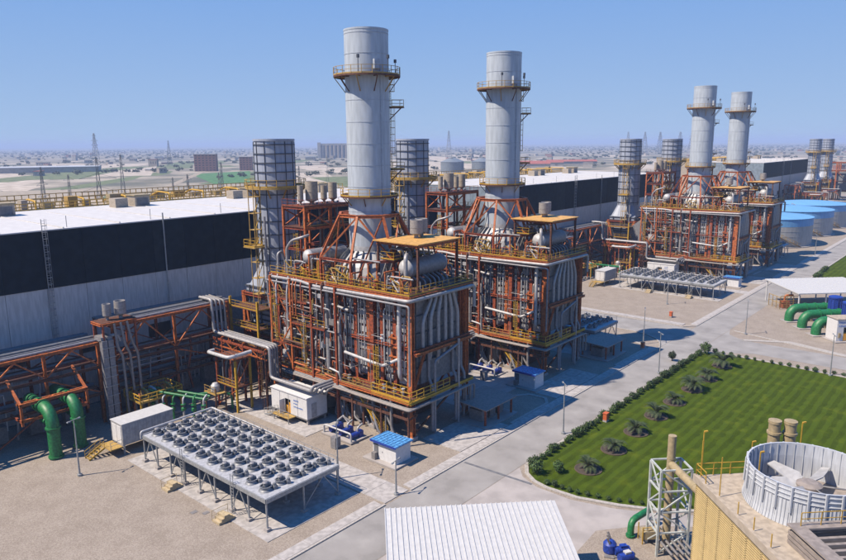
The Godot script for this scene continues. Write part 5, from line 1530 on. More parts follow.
func block(r: Node3D, wx: float, wz: float, ht: float, wall: Material, roofm: Material, floors: int, bays: int) -> void:
	pbox(r, "wall", Vector3(-wx / 2, 0, -wz / 2), Vector3(wx / 2, ht, wz / 2), wall)
	pbox(r, "roof", Vector3(-wx / 2 - 0.3, ht, -wz / 2 - 0.3), Vector3(wx / 2 + 0.3, ht + 0.5, wz / 2 + 0.3), roofm)
	for s in [-1.0, 1.0]:
		for f in floors:
			var wn := MB.new()
			for b in bays:
				var x := -wx / 2 + wx * (b + 0.5) / bays
				var y := ht * (f + 0.35) / floors
				wn.box(Vector3(x - wx / bays * 0.25, y, s * wz / 2 - 0.08), Vector3(x + wx / bays * 0.25, y + ht / floors * 0.4, s * wz / 2 + 0.08))
				if f == 0 or bays < 4:
					pass
			part(r, "window_row", wn, M.glassdark)

func far_place() -> void:
	rng.seed = 404
	# named landmarks
	var b1 := thing("brick_block", "dark red brick apartment block beyond the green field", "building", P(640, 1010))
	b1.rotation.y = -0.75
	block(b1, 34, 20, 27, M.brick, M.farroof2, 7, 6)
	var b2 := thing("brick_block", "slim red brick block beside the dark red apartment block", "building", P(700, 985), "", -0.75)
	block(b2, 20, 16, 22, M.brick, M.farroof2, 6, 4)
	var b3 := thing("brick_block", "pale brown block right behind the green field", "building", P(745, 945), "", -0.75)
	block(b3, 15, 14, 24, M.farwall, M.farroof2, 6, 3)
	var el := thing("grain_elevator", "pale concrete grain elevator with a row of round silos", "silo", P(1463, 1601), "", -0.75)
	for k in 7:
		var mb := MB.new()
		mb.lathe(Vector3(-36 + k * 12.0, 0, 0), [[6.2, 0], [6.2, 38], [0.02, 38]], 16)
		part(el, "silo", mb, M.farwall)
	pbox(el, "head_house", Vector3(-43, 38, -5), Vector3(43, 44, 5), M.farwall2)
	pbox(el, "stair_tower", Vector3(-52, 0, -7), Vector3(-42, 47, 7), M.farwall2)
	for k in 3:
		var s := thing("steel_silo", "squat blue grey steel silo with a conical roof", "silo", P([800.0, 838.0, 822.0][k], [628.0, 600.0, 640.0][k]), "squat steel silos beyond the halls")
		var mb := MB.new()
		mb.lathe(Vector3.ZERO, [[15, 0], [15, 15]], 28)
		part(s, "shell", mb, M.silo)
		var m2 := MB.new()
		m2.lathe(Vector3.ZERO, [[15.4, 15], [15.4, 15.4], [3, 20.5], [3, 21.5], [0.02, 21.6]], 28)
		part(s, "roof", m2, M.silo)
		for h in [3.0, 6.0, 9.0, 12.0]:
			var rg := MB.new()
			rg.lathe(Vector3.ZERO, [[15, h - 0.1], [15.15, h - 0.1], [15.15, h + 0.1], [15, h + 0.1]], 28)
			part(s, "shell_ring", rg, M.silo)
	for k in 3:
		var s := thing("red_roof_works", ["long low works with a red sheet roof behind the second hall", "second low works with a red sheet roof behind it", "short low works with a red sheet roof"][k], "works", P([1010.0, 1090.0, 1180.0][k], [640.0, 660.0, 640.0][k]), "", -0.9)
		pbox(s, "wall", Vector3(-45, 0, -16), Vector3(45, 7, 16), M.farwall2)
		var rf := MB.new()
		rf.loft([Vector3(-46, 7, -17), Vector3(46, 7, -17), Vector3(46, 7, 17), Vector3(-46, 7, 17)], [Vector3(-46, 10, -0.5), Vector3(46, 10, -0.5), Vector3(46, 10, 0.5), Vector3(-46, 10, 0.5)])
		part(s, "roof", rf, M.farroof)
	var wr := thing("white_roof_works", "wide pale roofed works far off beyond the fields", "works", P(455, 1250), "", -0.5)
	pbox(wr, "wall", Vector3(-110, 0, -40), Vector3(110, 8, 40), M.farwall2)
	pbox(wr, "roof", Vector3(-111, 8, -41), Vector3(111, 9, 41), M.sheetwhite)
	pylon(P(621.8, 1360.6), 66, "tall lattice pylon beyond the fields left of the brick block", 0.6)
	pylon(P(763.6, 1339.9), 52, "squat lattice pylon behind the red brick blocks", 0.9)
	pylon(P(1620, 1280), 78, "slender lattice mast beyond the steel silos", 0.3)
	for k in 5: pylon(P([2250, 2330, 2400, 2480, 2540][k], [1010, 985, 960, 920, 900][k]), 75, ["lattice mast among the far switchyard masts behind the third stack"][0], 0.5 + k * 0.2, 1.5).set_meta("group", "switchyard masts behind the third stack")
	for k in 14:
		var q: Array = [[118, 196], [128, 214], [152, 230], [176, 236], [150, 262], [206, 250], [250, 280], [96, 210], [230, 232], [104, 250], [90, 236], [132, 268], [190, 290], [84, 262]][k]
		pylon(P(q[0] * 1.25, q[1] * 1.25), 26 + (k % 4) * 4.0, "slim lattice gantry mast in the yard behind the first hall", 0.4 * k, 0.5).set_meta("group", "gantry masts behind the first hall")
	# scattered houses and works, each its own thing
	var wallm := [M.farwall, M.farwall2, M.farwall2, M.farwall, M.brick]
	var roofs := [M.farroof2, M.farwall2, M.farwall, M.farroof, M.sheetwhite]
	for k in 170:
		var az := deg_to_rad(40.5) - deg_to_rad(rng.randf_range(-35, 35))
		var d := 1150.0 + pow(rng.randf(), 1.1) * 3600.0
		var r := thing("far_house", "small flat roofed house in the hazy town on the plain", "house", P(d * cos(az), d * sin(az)), "houses of the hazy town", rng.randf_range(0, 3.1))
		var sx := rng.randf_range(8, 30); var sz := rng.randf_range(7, 16); var ht := rng.randf_range(3.0, 8.0)
		if rng.randf() < 0.12: ht *= 2.0
		var km := rng.randi() % 5
		pbox(r, "wall", Vector3(-sx / 2, 0, -sz / 2), Vector3(sx / 2, ht, sz / 2), wallm[km])
		pbox(r, "roof", Vector3(-sx / 2 - 0.4, ht, -sz / 2 - 0.4), Vector3(sx / 2 + 0.4, ht + 0.6, sz / 2 + 0.4), roofs[rng.randi() % 5])
		if d < 2200:
			var wn := MB.new()
			for b in int(sx / 5):
				for s in [-1.0, 1.0]: wn.box(Vector3(-sx / 2 + 2 + b * 5.0, ht * 0.4, s * sz / 2 - 0.06), Vector3(-sx / 2 + 3.6 + b * 5.0, ht * 0.75, s * sz / 2 + 0.06))
			if wn.v.size() > 0: part(r, "window_row", wn, M.glassdark)
	# far woods and scrub that read as one mass
	var tr := MB.new()
	var q := RandomNumberGenerator.new(); q.seed = 9
	for k in 60:
		var d := Vector3(q.randfn(), absf(q.randfn()), q.randfn()).normalized()
		var p := Vector3(d.x * 3.4, 2.6 + d.y * 3.2, d.z * 3.4) * q.randf_range(0.5, 1.0)
		var t := Vector3(q.randfn(), q.randfn(), q.randfn()).normalized()
		var s := t.cross(d).normalized()
		var g := q.randf_range(0.02, 0.055)
		tr.tint = Color(g * 0.7, g, g * 0.4)
		tr.quad(p - t * 0.9, p + s * 0.7, p + t * 0.9, p - s * 0.7)
	var mm := MultiMesh.new()
	mm.transform_format = MultiMesh.TRANSFORM_3D
	mm.mesh = tr.mesh(true)
	var spots := []
	var fn := FastNoiseLite.new(); fn.seed = 14; fn.frequency = 0.0022
	while spots.size() < 5500:
		var az := deg_to_rad(40.5) - deg_to_rad(q.randf_range(-37, 37))
		var d := 900.0 + pow(q.randf(), 1.15) * 6500.0
		var p := Vector2(d * cos(az), d * sin(az))
		var dens := fn.get_noise_2d(p.x, p.y * 1.8) + (d - 1600.0) / 5200.0
		if dens > q.randf_range(-0.1, 0.5): spots.append(p)
	mm.instance_count = spots.size()
	for k in spots.size():
		var sc := q.randf_range(0.5, 1.3)
		mm.set_instance_transform(k, Transform3D(Basis(Vector3.UP, q.randf() * TAU).scaled(Vector3(sc * 1.5, sc, sc * 1.5)), P(spots[k].x, spots[k].y, -0.2)))
	var wood := MultiMeshInstance3D.new()
	wood.multimesh = mm
	wood.material_override = M.leaf
	wood.name = "far_woodland"
	add_child(wood)
	wood.set_meta("kind", "stuff"); wood.set_meta("label", "hazy belt of dark scrub and trees on the plain"); wood.set_meta("category", "woodland")

func round_bush(at: Vector3) -> void:
	var r := thing("dark_round_bush", "dark round clipped bush standing out from the hedge at the road edge", "bush", at)
	shared(r, "foliage", leafy(91, 1500, 0.95, 0.9, 0.2, 0.03), M.leaf, Transform3D(Basis.IDENTITY, Vector3(0, 0.25, 0)))
	var st := MB.new()
	st.tube([Vector3.ZERO, Vector3(0.02, 1.0, 0.01)], 0.08, 6)
	part(r, "stem", st, M.bark)

func kerb(called: String, pts: Array, wd: float, ht: float) -> void:
	var mb := MB.new()
	for k in pts.size() - 1:
		var a := P(pts[k][0], pts[k][1], ht * 0.5); var b := P(pts[k + 1][0], pts[k + 1][1], ht * 0.5)
		var t := (b - a).normalized()
		mb.beam(a - t * wd * 0.2, b + t * wd * 0.2, wd, ht + 0.002 * (k % 2))
	var o := part(self, numbered(called), mb, M.kerb)
	o.set_meta("kind", "structure")

func slab(called: String, u0: float, w0: float, u1: float, w1: float, h: float, m: Material) -> void:
	# a slab cast in bays, with open joints
	var o := Node3D.new()
	o.name = numbered(called)
	add_child(o)
	o.set_meta("kind", "structure")
	var nu := maxi(1, int(round((u1 - u0) / 3.6))); var nw := maxi(1, int(round((w1 - w0) / 3.6)))
	for i in nu:
		for j in nw:
			var a := u0 + (u1 - u0) * i / nu; var b := u0 + (u1 - u0) * (i + 1) / nu
			var c := w0 + (w1 - w0) * j / nw; var d := w0 + (w1 - w0) * (j + 1) / nw
			pbox(o, "bay", P(a + 0.02, c + 0.02, -0.05), P(b - 0.02, d - 0.02, h + rng.randf_range(-0.006, 0.006)), m)

func _ready() -> void:
	# ---- camera
	var f := 690.0
	var pitch := deg_to_rad(11.2); var yaw := deg_to_rad(40.5); var roll := deg_to_rad(0.45)
	var fw := Vector3(cos(yaw), 0, -sin(yaw)); var rt := Vector3(sin(yaw), 0, cos(yaw)); var up := Vector3.UP
	var F := fw * cos(pitch) - up * sin(pitch); var U := up * cos(pitch) + fw * sin(pitch)
	var R2 := rt * cos(roll) - U * sin(roll); var U2 := U * cos(roll) + rt * sin(roll)
	var cam := Camera3D.new()
	cam.name = "camera"
	add_child(cam)
	cam.transform = Transform3D(Basis(R2, U2, -F), Vector3(0, 42, 0))
	cam.fov = rad_to_deg(2.0 * atan(280.0 / f))
	cam.near = 0.5; cam.far = 60000
	cam.current = true
	# ---- sky, air, sun, exposure
	var env := Environment.new()
	env.background_mode = Environment.BG_SKY
	var sm := ProceduralSkyMaterial.new()
	sm.sky_top_color = Color(0.055, 0.40, 0.70)
	sm.sky_horizon_color = Color(0.515, 0.60, 0.70)
	sm.sky_curve = 0.21
	sm.ground_bottom_color = Color(0.33, 0.29, 0.24); sm.ground_horizon_color = Color(0.55, 0.62, 0.75)
	sm.sun_angle_max = 0.0
	var sky := Sky.new(); sky.sky_material = sm
	env.sky = sky
	env.tonemap_mode = Environment.TONE_MAPPER_LINEAR
	env.tonemap_exposure = 1.75
	env.fog_enabled = true
	env.fog_density = 0.0002
	env.fog_light_color = Color(0.76, 0.85, 1.0)
	env.sdfgi_enabled = true; env.ssao_enabled = true; env.ssil_enabled = true
	var we := WorldEnvironment.new()
	we.name = "world_environment"; we.environment = env
	add_child(we)
	var sun := DirectionalLight3D.new()
	sun.name = "sun"
	add_child(sun)
	var sd := Vector3(0.857 * cos(deg_to_rad(53)), -sin(deg_to_rad(53)), 0.515 * cos(deg_to_rad(53)))
	sun.look_at_from_position(Vector3.ZERO, sd, Vector3.UP)
	sun.light_energy = 1.6
	sun.light_color = Color(1.0, 0.935, 0.85)
	sun.light_angular_distance = 0.5
	sun.shadow_enabled = true
	make_materials()
	rng.seed = 1
	# ---- ground
	ground_sheet("ground", [[-20000, -20000], [30000, -20000], [30000, 30000], [-20000, 30000]], -0.05, M.desert)
	ground_sheet("plant_yard", [[-60, -80], [640, -80], [640, 230], [-60, 230]], -0.02, M.gravel)
	ground_sheet("green_field", [[432, 670], [467, 652], [683, 952], [560, 925]], 0.17, M.fieldgreen)
	ground_sheet("rough_field", [[150, 560], [274, 680], [599, 1022], [620, 1100], [342, 790], [180, 640]], 0.0, M.field)
	ground_sheet("rough_field", [[251, 763], [397, 981], [430, 1310], [200, 1000]], 0.0, M.sand)
	ground_sheet("rough_field", [[300, 420], [420, 560], [640, 800], [760, 860], [520, 560]], 0.0, M.sand)
	ground_sheet("rough_field", [[700, 760], [1000, 700], [1400, 1000], [900, 1100]], 0.0, M.sand)
	ground_sheet("rough_field", [[900, 380], [1300, 420], [1600, 600], [1000, 520]], 0.0, M.sand)
	ground_sheet("rough_field", [[620, 1180], [900, 1150], [1300, 1500], [1000, 1700]], 0.0, M.field)
	var fr := RandomNumberGenerator.new(); fr.seed = 31
	for k in 60:
		var az := deg_to_rad(fr.randf_range(8, 76)); var d := fr.randf_range(330, 2400)
		var o := Vector2(d * cos(az), d * sin(az)); var t := Vector2(0.55, 0.83).rotated(fr.randf_range(-0.2, 0.2)); var q := Vector2(t.y, -t.x)
		var a := t * fr.randf_range(80, 300); var b := q * fr.randf_range(18, 90)
		if o.y - a.y * 0.5 - absf(b.y) < 240: continue
		ground_sheet("field", [[o.x - a.x - b.x, o.y - a.y - b.y], [o.x + a.x - b.x * 0.8, o.y + a.y - b.y * 0.8], [o.x + a.x + b.x, o.y + a.y + b.y], [o.x - a.x + b.x * 0.7, o.y - a.y + b.y * 0.7]], 0.004 + k * 0.0025, [M.sand, M.sand, M.field, M.desert, M.sand, M.track][k % 6])
	ground_sheet("dirt_track", [[120, 330], [126, 326], [640, 1010], [632, 1016]], 0.18, M.track)
	ground_sheet("dirt_track", [[180, 330], [186, 325], [520, 620], [515, 626]], 0.19, M.track)
	# roads
	ground_sheet("road", [[-30, 45.4], [640, 45.4], [640, 52.2], [-30, 52.2]], 0.0, M.road)
	ground_sheet("road", [[144.2, -60], [152.8, -60], [152.8, 45.3], [144.2, 45.3]], 0.004, M.road)
	ground_sheet("road", [[145.5, 52.3], [155.8, 52.3], [155.8, 112], [145.5, 112]], 0.004, M.road)
	ground_sheet("road_corner", [[137, 52.3], [145.4, 52.3], [145.4, 62], [144.6, 58.5], [142.4, 55.4], [139.6, 53.4]], 0.004, M.road)
	ground_sheet("road_corner", [[152.9, 45.3], [160, 45.3], [156, 44.2], [153.8, 41.6], [152.9, 38]], 0.004, M.road)
	ground_sheet("road_corner", [[138, 45.3], [144.1, 45.3], [144.1, 36], [141.6, 40], [140.4, 43.2]], 0.004, M.road)
	ground_sheet("forecourt", [[-30, 45.3], [72.4, 45.3], [70.4, 43.6], [69.2, 40.8], [69.1, 36], [70.4, 31.4], [72.4, 27.2], [74.8, 23.6], [79.6, 17], [80, -20], [-30, -20]], 0.004, M.concrete)
	for q in [[38.6, 68.4], [39.4, 67.2]]: ground_sheet("drain_cover", [[q[0] - 0.4, q[1] - 0.3], [q[0] + 0.4, q[1] - 0.3], [q[0] + 0.4, q[1] + 0.3], [q[0] - 0.4, q[1] + 0.3]], 0.01, M.dullpipe)
	ground_sheet("forecourt_gravel", [[58.5, 30.2], [64.8, 30.6], [69.2, 27.0], [72.5, 22.5], [76, 16], [56, 16]], 0.009, M.gravel)
	# drain across the road
	var dr := MB.new()
	dr.beam(P(68.9, 51.8, 0.0), P(69.4, 41.6, 0.0), 0.42, 0.03)
	var dro := part(self, "road_drain", dr, M.casing)
	dro.set_meta("kind", "structure")
	# kerbs and pavements on the boiler side
	kerb("kerb", [[-30, 52.3], [53.9, 52.3]], 0.3, 0.14)
	kerb("kerb", [[58.6, 52.3], [137, 52.3], [139.6, 53.3], [142.5, 55.3], [144.6, 58.4], [145.5, 62], [145.5, 112]], 0.3, 0.14)
	kerb("kerb", [[158.5, 52.3], [640, 52.3]], 0.3, 0.14)
	kerb("kerb", [[156.0, 112], [156.0, 54.5], [158.5, 52.3]], 0.3, 0.14)
	for q in [[-30.0, 53.7], [58.9, 136.0], [159, 300], [300, 560]]:
		slab("pavement", q[0], 52.5, q[1], 53.9, 0.12, M.paving)
	slab("path", 54.2, 52.5, 58.4, 98, 0.06, M.paving)
	slab("path", 201.4, 52.5, 205.6, 98, 0.06, M.paving)
	slab("path", 157.0, 55, 159.2, 112, 0.08, M.paving)
	slab("path", 40.2, 56.6, 53.9, 87.5, 0.05, M.paving)
	slab("path", 187.4, 56.6, 201.0, 87.5, 0.05, M.paving)
	for o in [0.0, 147.1]:
		slab("apron", 71 + o, 54.1, 83 + o, 61, 0.05, M.paving)
		slab("apron", 97.5 + o, 54.1, 113 + o, 60, 0.05, M.paving)
		slab("apron", 60.6 + o, 74.6, 69 + o, 96, 0.05, M.paving)
		slab("apron", 84.2 + o, 62, 105 + o, 100, 0.04, M.concrete)
		slab("apron", 120.8 + o, 62, 140 + o, 100, 0.04, M.concrete)
		kerb("path_edge", [[84, 54.2 + 0], [94.5, 54.2], [96.4, 55.6], [96.2, 58.6], [94, 60.2], [86, 60.4]].map(func(p): return [p[0] + o, p[1]]), 0.5, 0.1)
		kerb("path_edge", [[120, 54.2], [134, 54.2], [136.6, 55.6], [137.6, 58.2]].map(func(p): return [p[0] + o, p[1]]), 0.5, 0.1)
	kerb("path_edge", [[159.5, 44.2], [153.4, 22], [153.0, -40]], 0.5, 0.12)
	kerb("path_edge", [[153.2, 40.2], [157.4, 32.4], [155.8, 27], [153.6, 20]], 1.1, 0.1)
	# lawn with kerb
	var lawn := [[73.4, 44.9], [71.4, 43.6], [70.2, 41.8], [69.7, 39.7], [69.9, 35.6], [71.4, 31.0], [73.1, 27.4], [75.4, 24.2], [80, 17.8], [88, 9], [100, 0], [120, -12], [139, -12], [139.3, 19], [140.3, 33.5], [140.0, 41.0], [138.1, 44.9]]
	ground_sheet("lawn", lawn, 0.06, M.lawn)
	var lk := lawn.duplicate(); lk.append(lawn[0])
	kerb("kerb", lk, 0.5, 0.16)
	var lawn2 := [[238, 44.9], [330, 44.9], [330, 12], [244, 12], [239, 30]]
	ground_sheet("lawn", lawn2, 0.06, M.lawn)
	lk = lawn2.duplicate(); lk.append(lawn2[0])
	kerb("kerb", lk, 0.5, 0.16)
	print("ground ", Time.get_ticks_msec())

	# ---- halls
	turbine_hall(0, 137, "navy and white turbine hall behind the silver chute and green pipes", [22.0, 46, 72, 100, 122])
	turbine_hall(167, 276, "navy and white turbine hall behind the second bypass stack pair", [14.0, 40, 66, 92])
	turbine_hall(435, 545, "farthest turbine hall, past the blue topped tanks", [14.0, 40, 66, 92])
	print("halls ", Time.get_ticks_msec())
	# ---- boilers with their stacks
	var bo := boiler(76.5, "orange framed boiler beside the long fan deck and white lettered cabin")
	copy(bo, P(113.1, 61.6), "orange framed boiler standing between its twin and the narrow fan deck by the crossroads", "heat recovery boilers with orange steel frames")
	copy(bo, P(223.6, 61.6), "orange framed boiler past the crossroads, next to the farther long fan deck", "heat recovery boilers with orange steel frames")
	copy(bo, P(260.2, 61.6), "orange framed boiler next to the blue topped tanks", "heat recovery boilers with orange steel frames")
	var ms := main_stack(76.5, "tall white stack rising from the boiler beside the lettered cabin")
	for q in [[113.1, "tall white stack on the second boiler, between two banded bypass stacks"], [223.6, "tall white stack on the boiler past the crossroads"], [260.2, "tall white stack on the boiler next to the blue tanks"]]:
		copy(ms, P(q[0], 76.1), q[1], "tall white boiler stacks")
	var bp := bypass_stack(76.5, "grey dark banded bypass stack beside the first hall's long dark wall")
	copy(bp, P(113.1, 99.3), "grey dark banded bypass stack behind the second boiler", "grey banded bypass stacks")
	copy(bp, P(223.6, 99.3), "grey dark banded bypass stack at the second hall's wall", "grey banded bypass stacks")
	copy(bp, P(260.2, 99.3), "grey dark banded bypass stack behind the boiler next to the tanks", "grey banded bypass stacks")
	copy(bp, P(500, 99.3), "grey banded bypass stack at the farthest hall", "grey banded bypass stacks")
	copy(bp, P(538, 99.3), "grey banded bypass stack at the farthest hall", "grey banded bypass stacks")
	print("boilers ", Time.get_ticks_msec())
	# ---- racks and bridge
	var ra := pipe_rack(-2, 44.5, 12.8, "orange pipe rack over the two green elbow pipes")
	var rb := pipe_rack(47, 67.5, 15.0, "higher orange pipe rack joining the first bypass stack")
	copy(rb, P(84, 103), "orange pipe rack between the first two bypass stacks")
	copy(rb, P(194, 103), "orange pipe rack past the crossroads joining the third bypass stack")
	copy(ra, P(146, 103), "long orange pipe rack behind the crossroads")
	copy(rb, P(232, 103), "orange pipe rack between the third and fourth bypass stacks")
	copy(rb, P(474, 103), "orange pipe rack at the foot of the farthest bypass stacks")
	copy(rb, P(512, 103), "orange pipe rack between the farthest bypass stacks")
	# bracket under the green pipes belongs to the rack
	for q in [[-0.1, -0.1]]:
		var o := Vector3(2.0, 0, 0)
		for x in [31.7, 40.5]:
			pbeam(ra, "bracket_arm", L(x + 2.0, 0, 10.2), L(x + 2.0, -4.2, 7.6), 0.3, 0.3, M.orange)
			pbeam(ra, "bracket_post", L(x + 2.0, -4.2, 4.6), L(x + 2.0, -4.2, 7.7), 0.3, 0.3, M.orange)
			pbeam(ra, "bracket_tie", L(x + 2.0, 0, 5.2), L(x + 2.0, -4.2, 5.2), 0.3, 0.3, M.redsteel)
		for h in [7.6, 5.3]:
			pbeam(ra, "bracket_beam", L(33.5, -4.2, h), L(42.7, -4.2, h), 0.3, 0.4, M.orange)
		pbeam(ra, "bracket_beam", L(33.5, -3.3, 7.55), L(42.7, -3.3, 7.55), 0.26, 0.3, M.orange)
		for k in 5: pbeam(ra, "bracket_rung", L(33.9 + k * 2.1, -4.2, 7.62), L(33.9 + k * 2.1, -3.3, 7.62), 0.2, 0.2, M.orange)
	green_bends(P(34.4, 95.9), "fat green elbow pipe standing under the orange bracket")
	green_bends(P(38.2, 97.0), "fat green elbow pipe standing under the orange bracket")
	var ch := thing("cable_duct", "pair of grey vertical ducts dropping from the rack end", "duct", P(45.2, 102.2))
	for k in 2:
		var mb := MB.new()
		mb.box(L(-0.7 + k * 0.95, 0, 0), L(0.1 + k * 0.95, 0, 13.2) + Vector3(0, 0, 0.9))
		mb.obox(L(-0.3 + k * 0.95, 0.5, 13.4), Vector3(0.4, 0, 0), Vector3(0, 0.35, 0), Vector3(0, 0, 1.1))
		part(ch, "duct", mb, M.cladding2)
	pipe(ch, [L(0.8, 0, 13.6), L(2.0, -0.2, 13.8), L(2.4, -0.2, 12.6)], 0.24, M.panel3, "elbow")
	for k in 8: pbox(ch, "clamp", L(-0.8, -1.0, 1.5 + k * 1.5), L(1.2, -0.92, 1.62 + k * 1.5), M.galv)
	var vp := thing("vent_platform", "small orange platform carrying two stubby vent silencers on the rack", "platform", P(45.6, 103.2, 0))
	pbox(vp, "deck", L(-0.8, -1.6, 15.7), L(4.6, 1.6, 15.85), M.brown)
	for q in [[-0.6, -1.5], [4.4, -1.5], [-0.6, 1.5], [4.4, 1.5]]: pbeam(vp, "post", L(q[0], q[1], 0), L(q[0], q[1], 15.7), 0.26, 0.26, M.redsteel)
	pbeam(vp, "edge_beam", L(-0.8, -1.7, 15.6), L(4.6, -1.7, 15.6), 0.3, 0.36, M.orange)
	pbeam(vp, "edge_beam", L(-0.9, -1.6, 15.6), L(-0.9, 1.6, 15.6), 0.3, 0.36, M.orange)
	silencer(vp, L(0.9, 0.0, 16.3), 0.62, 2.1, M.sil)
	silencer(vp, L(2.9, -0.2, 16.3), 0.85, 2.3, M.sil)
	for k in 3: pipe(vp, [L(1 + k, -1.8, 15.6), L(1 + k * 1.1, -2.4, 12.0 + k * 0.3), L(1.6 + k * 1.2, -2.4, 10.5), L(1.8 + k * 1.2, -2.4, 1.0)], 0.2, M.taupe)
	var pb := pipe_bridge(P(63.5, 86.6), "pipe bridge of grey pipes stepping down beside the first boiler")
	copy(pb, P(210.6, 86.6), "pipe bridge of grey pipes beside the boiler past the crossroads")
	copy(pb, P(100.1, 86.6), "pipe bridge of grey pipes between the first two boilers")
	copy(pb, P(247.2, 86.6), "pipe bridge of grey pipes between the third and fourth boilers")
	copy(pb, P(486, 86.6), "pipe bridge of grey pipes in front of the farthest bypass stacks")
	copy(pb, P(524, 86.6), "pipe bridge of grey pipes beside the last bypass stack")
	var sf := thing("unfinished_boiler", "unfinished boiler in a bare orange frame beyond the blue topped tanks", "boiler", P(556, 80))
	for a in [0.0, 7.0, 14.0]:
		for b in [0.0, 8.0, 16.0, 24.0, 32.0]:
			pbeam(sf, "column", L(a, b, 0), L(a, b, 27), 0.7, 0.7, M.orange)
		for h in [7.0, 14.0, 21.0, 26.6]: pbeam(sf, "girder", L(a, 0.1, h), L(a, 31.9, h), 0.5, 0.6, M.orange if h > 15 else M.redsteel)
	for b in [0.0, 8.0, 16.0, 24.0, 32.0]:
		for h in [7.0, 14.0, 21.0, 26.6]: pbeam(sf, "cross_girder", L(0.1, b, h + 0.02), L(13.9, b, h + 0.02), 0.5, 0.56, M.redsteel)
	for k in 4:
		for h in [0.2, 14.2]: pbeam(sf, "brace", L(-0.05, k * 8.0, h), L(-0.05, k * 8.0 + 8.0, h + 6.6), 0.3, 0.3, M.orange)
	pbox(sf, "casing", L(1.5, 3.0, 8.0), L(12.5, 29.0, 20.6), M.panel2)
	# ---- fan decks
	rng.seed = 12
	var fc := fan_cooler(P(41.5, 58.3), 5, 10, 2.05, 2.62, "long pale fan deck on stilts beside the gravel yard and lettered cabin", "")
	copy(fc, P(188.6, 58.3), "long pale fan deck on stilts past the crossroads")
	var f2 := fan_cooler(P(127, 62.2), 5, 4, 2.05, 2.62, "narrow fan deck in the second boiler's shade by the crossroads", "", false)
	copy(f2, P(274, 62.2), "narrow fan deck in shade between the fourth boiler and the blue tanks")
	# ---- cabins, container, sheds, skids
	var cw := cabin_white(P(63.4, 77.4), "white cabin with blue lettering and an open ochre door, on short legs")
	copy(cw, P(210.5, 77.4), "white lettered cabin past the crossroads behind the farther long fan deck")
	copy(cw, P(100.0, 77.4), "white cabin in the gap between the first two boilers")
	var cb := cabin_blue(P(62.0, 57.9), "small white cabin with a bright blue roof in full sun")
	copy(cb, P(98.4, 58.9), "small white cabin with a blue roof beside the second boiler's leg")
	copy(cb, P(209.1, 57.9), "small white cabin by the road past the crossroads")
	var ct := thing("container", "plain light grey container on legs between rack and long fan deck", "container", P(40.8, 89.5))
	pbox(ct, "body", L(0, 0, 1.3), L(7.6, 3.2, 4.3), M.container)
	for k in 18: pbox(ct, "wall_rib", L(0.2 + k * 0.42, -0.05, 1.35), L(0.36 + k * 0.42, 0.0, 4.2), M.container)
	pbox(ct, "roof", L(-0.08, -0.08, 4.3), L(7.68, 3.28, 4.42), M.sheetwhite)
	pbox(ct, "door", L(-0.06, 0.3, 1.5), L(0, 1.5, 4.0), M.whitewall)
	pbox(ct, "door", L(-0.06, 1.6, 1.5), L(0, 2.8, 4.0), M.whitewall)
	for q in [[0.2, 0.2], [7.2, 0.2], [0.2, 2.8], [7.2, 2.8], [3.7, 0.2]]: pbeam(ct, "leg", L(q[0], q[1], 0), L(q[0], q[1], 1.3), 0.2, 0.2, M.galv)
	pbox(ct, "porch", L(-1.8, 0, 1.1), L(-0.1, 3.2, 1.25), M.ochre)
	stairs(ct, L(-4.0, 2.4, 0.05), L(-1.8, 2.4, 1.1), 1.2, M.ochre, M.yellow)
	railing(ct, [L(-1.7, 0.1, 1.25), L(-0.1, 0.1, 1.25)], M.galv, 1.0, 0.05, false)
	copy(ct, P(187.9, 89.5), "plain light grey container past the crossroads, by the farther long fan deck")
	var cg := thing("yellow_railed_skid", "skid fenced by yellow rails behind the grey container", "skid", P(47.6, 97.4))
	pbox(cg, "base", L(0, 0, 0.05), L(7, 6, 0.4), M.concrete)
	railing(cg, [L(0, 0, 3.4), L(7, 0, 3.4), L(7, 5, 3.4), L(0, 5, 3.4), L(0, 0, 3.4)], M.yellow, 1.2, 0.12)
	pbox(cg, "deck", L(0, 0, 3.25), L(7, 5, 3.4), M.ochre)
	for q in [[0.2, 0.2], [6.8, 0.2], [0.2, 4.8], [6.8, 4.8]]: pbeam(cg, "post", L(q[0], q[1], 0.4), L(q[0], q[1], 3.3), 0.22, 0.22, M.yellow)
	for k in 5: pipe(cg, [L(0.8 + k * 1.3, 1.5, 0.4), L(0.8 + k * 1.3, 1.5, 4.4), L(0.8 + k * 1.3, 3.5, 4.6), L(0.8 + k * 1.3, 3.5, 0.4)], 0.2, [M.orange, M.ochre, M.panel3][k % 3])
	copy(cg, P(194.7, 97.4), "skid fenced by yellow rails past the crossroads behind the farther container")
	var gv := thing("green_valve_skid", "skid of green pipes and valves behind the long fan deck", "skid", P(52.6, 90.6))
	pipe(gv, [L(-1, 10, 4.2), L(3.6, 1.4, 3.4)], 0.24, M.green)
	pipe(gv, [L(-2.4, 9.0, 4.4), L(2.4, 0.6, 3.4)], 0.24, M.green)
	for k in 6:
		pipe(gv, [L(-1.6 + k * 0.9, 8.2 - k * 1.4, 3.9), L(-2.6 + k * 0.9, 7.6 - k * 1.4, 3.6), L(-2.6 + k * 0.9, 7.6 - k * 1.4, 0.2)], 0.15, M.panel3 if k % 2 else M.green, "branch_pipe", 7)
		var vb := MB.new()
		vb.lathe(L(-2.6 + k * 0.9, 7.6 - k * 1.4, 1.6), [[0.15, 0], [0.36, 0.1], [0.36, 0.5], [0.15, 0.6], [0.15, 1.0], [0.4, 1.02], [0.4, 1.1], [0.02, 1.12]], 9)
		part(gv, "valve", vb, M.green)
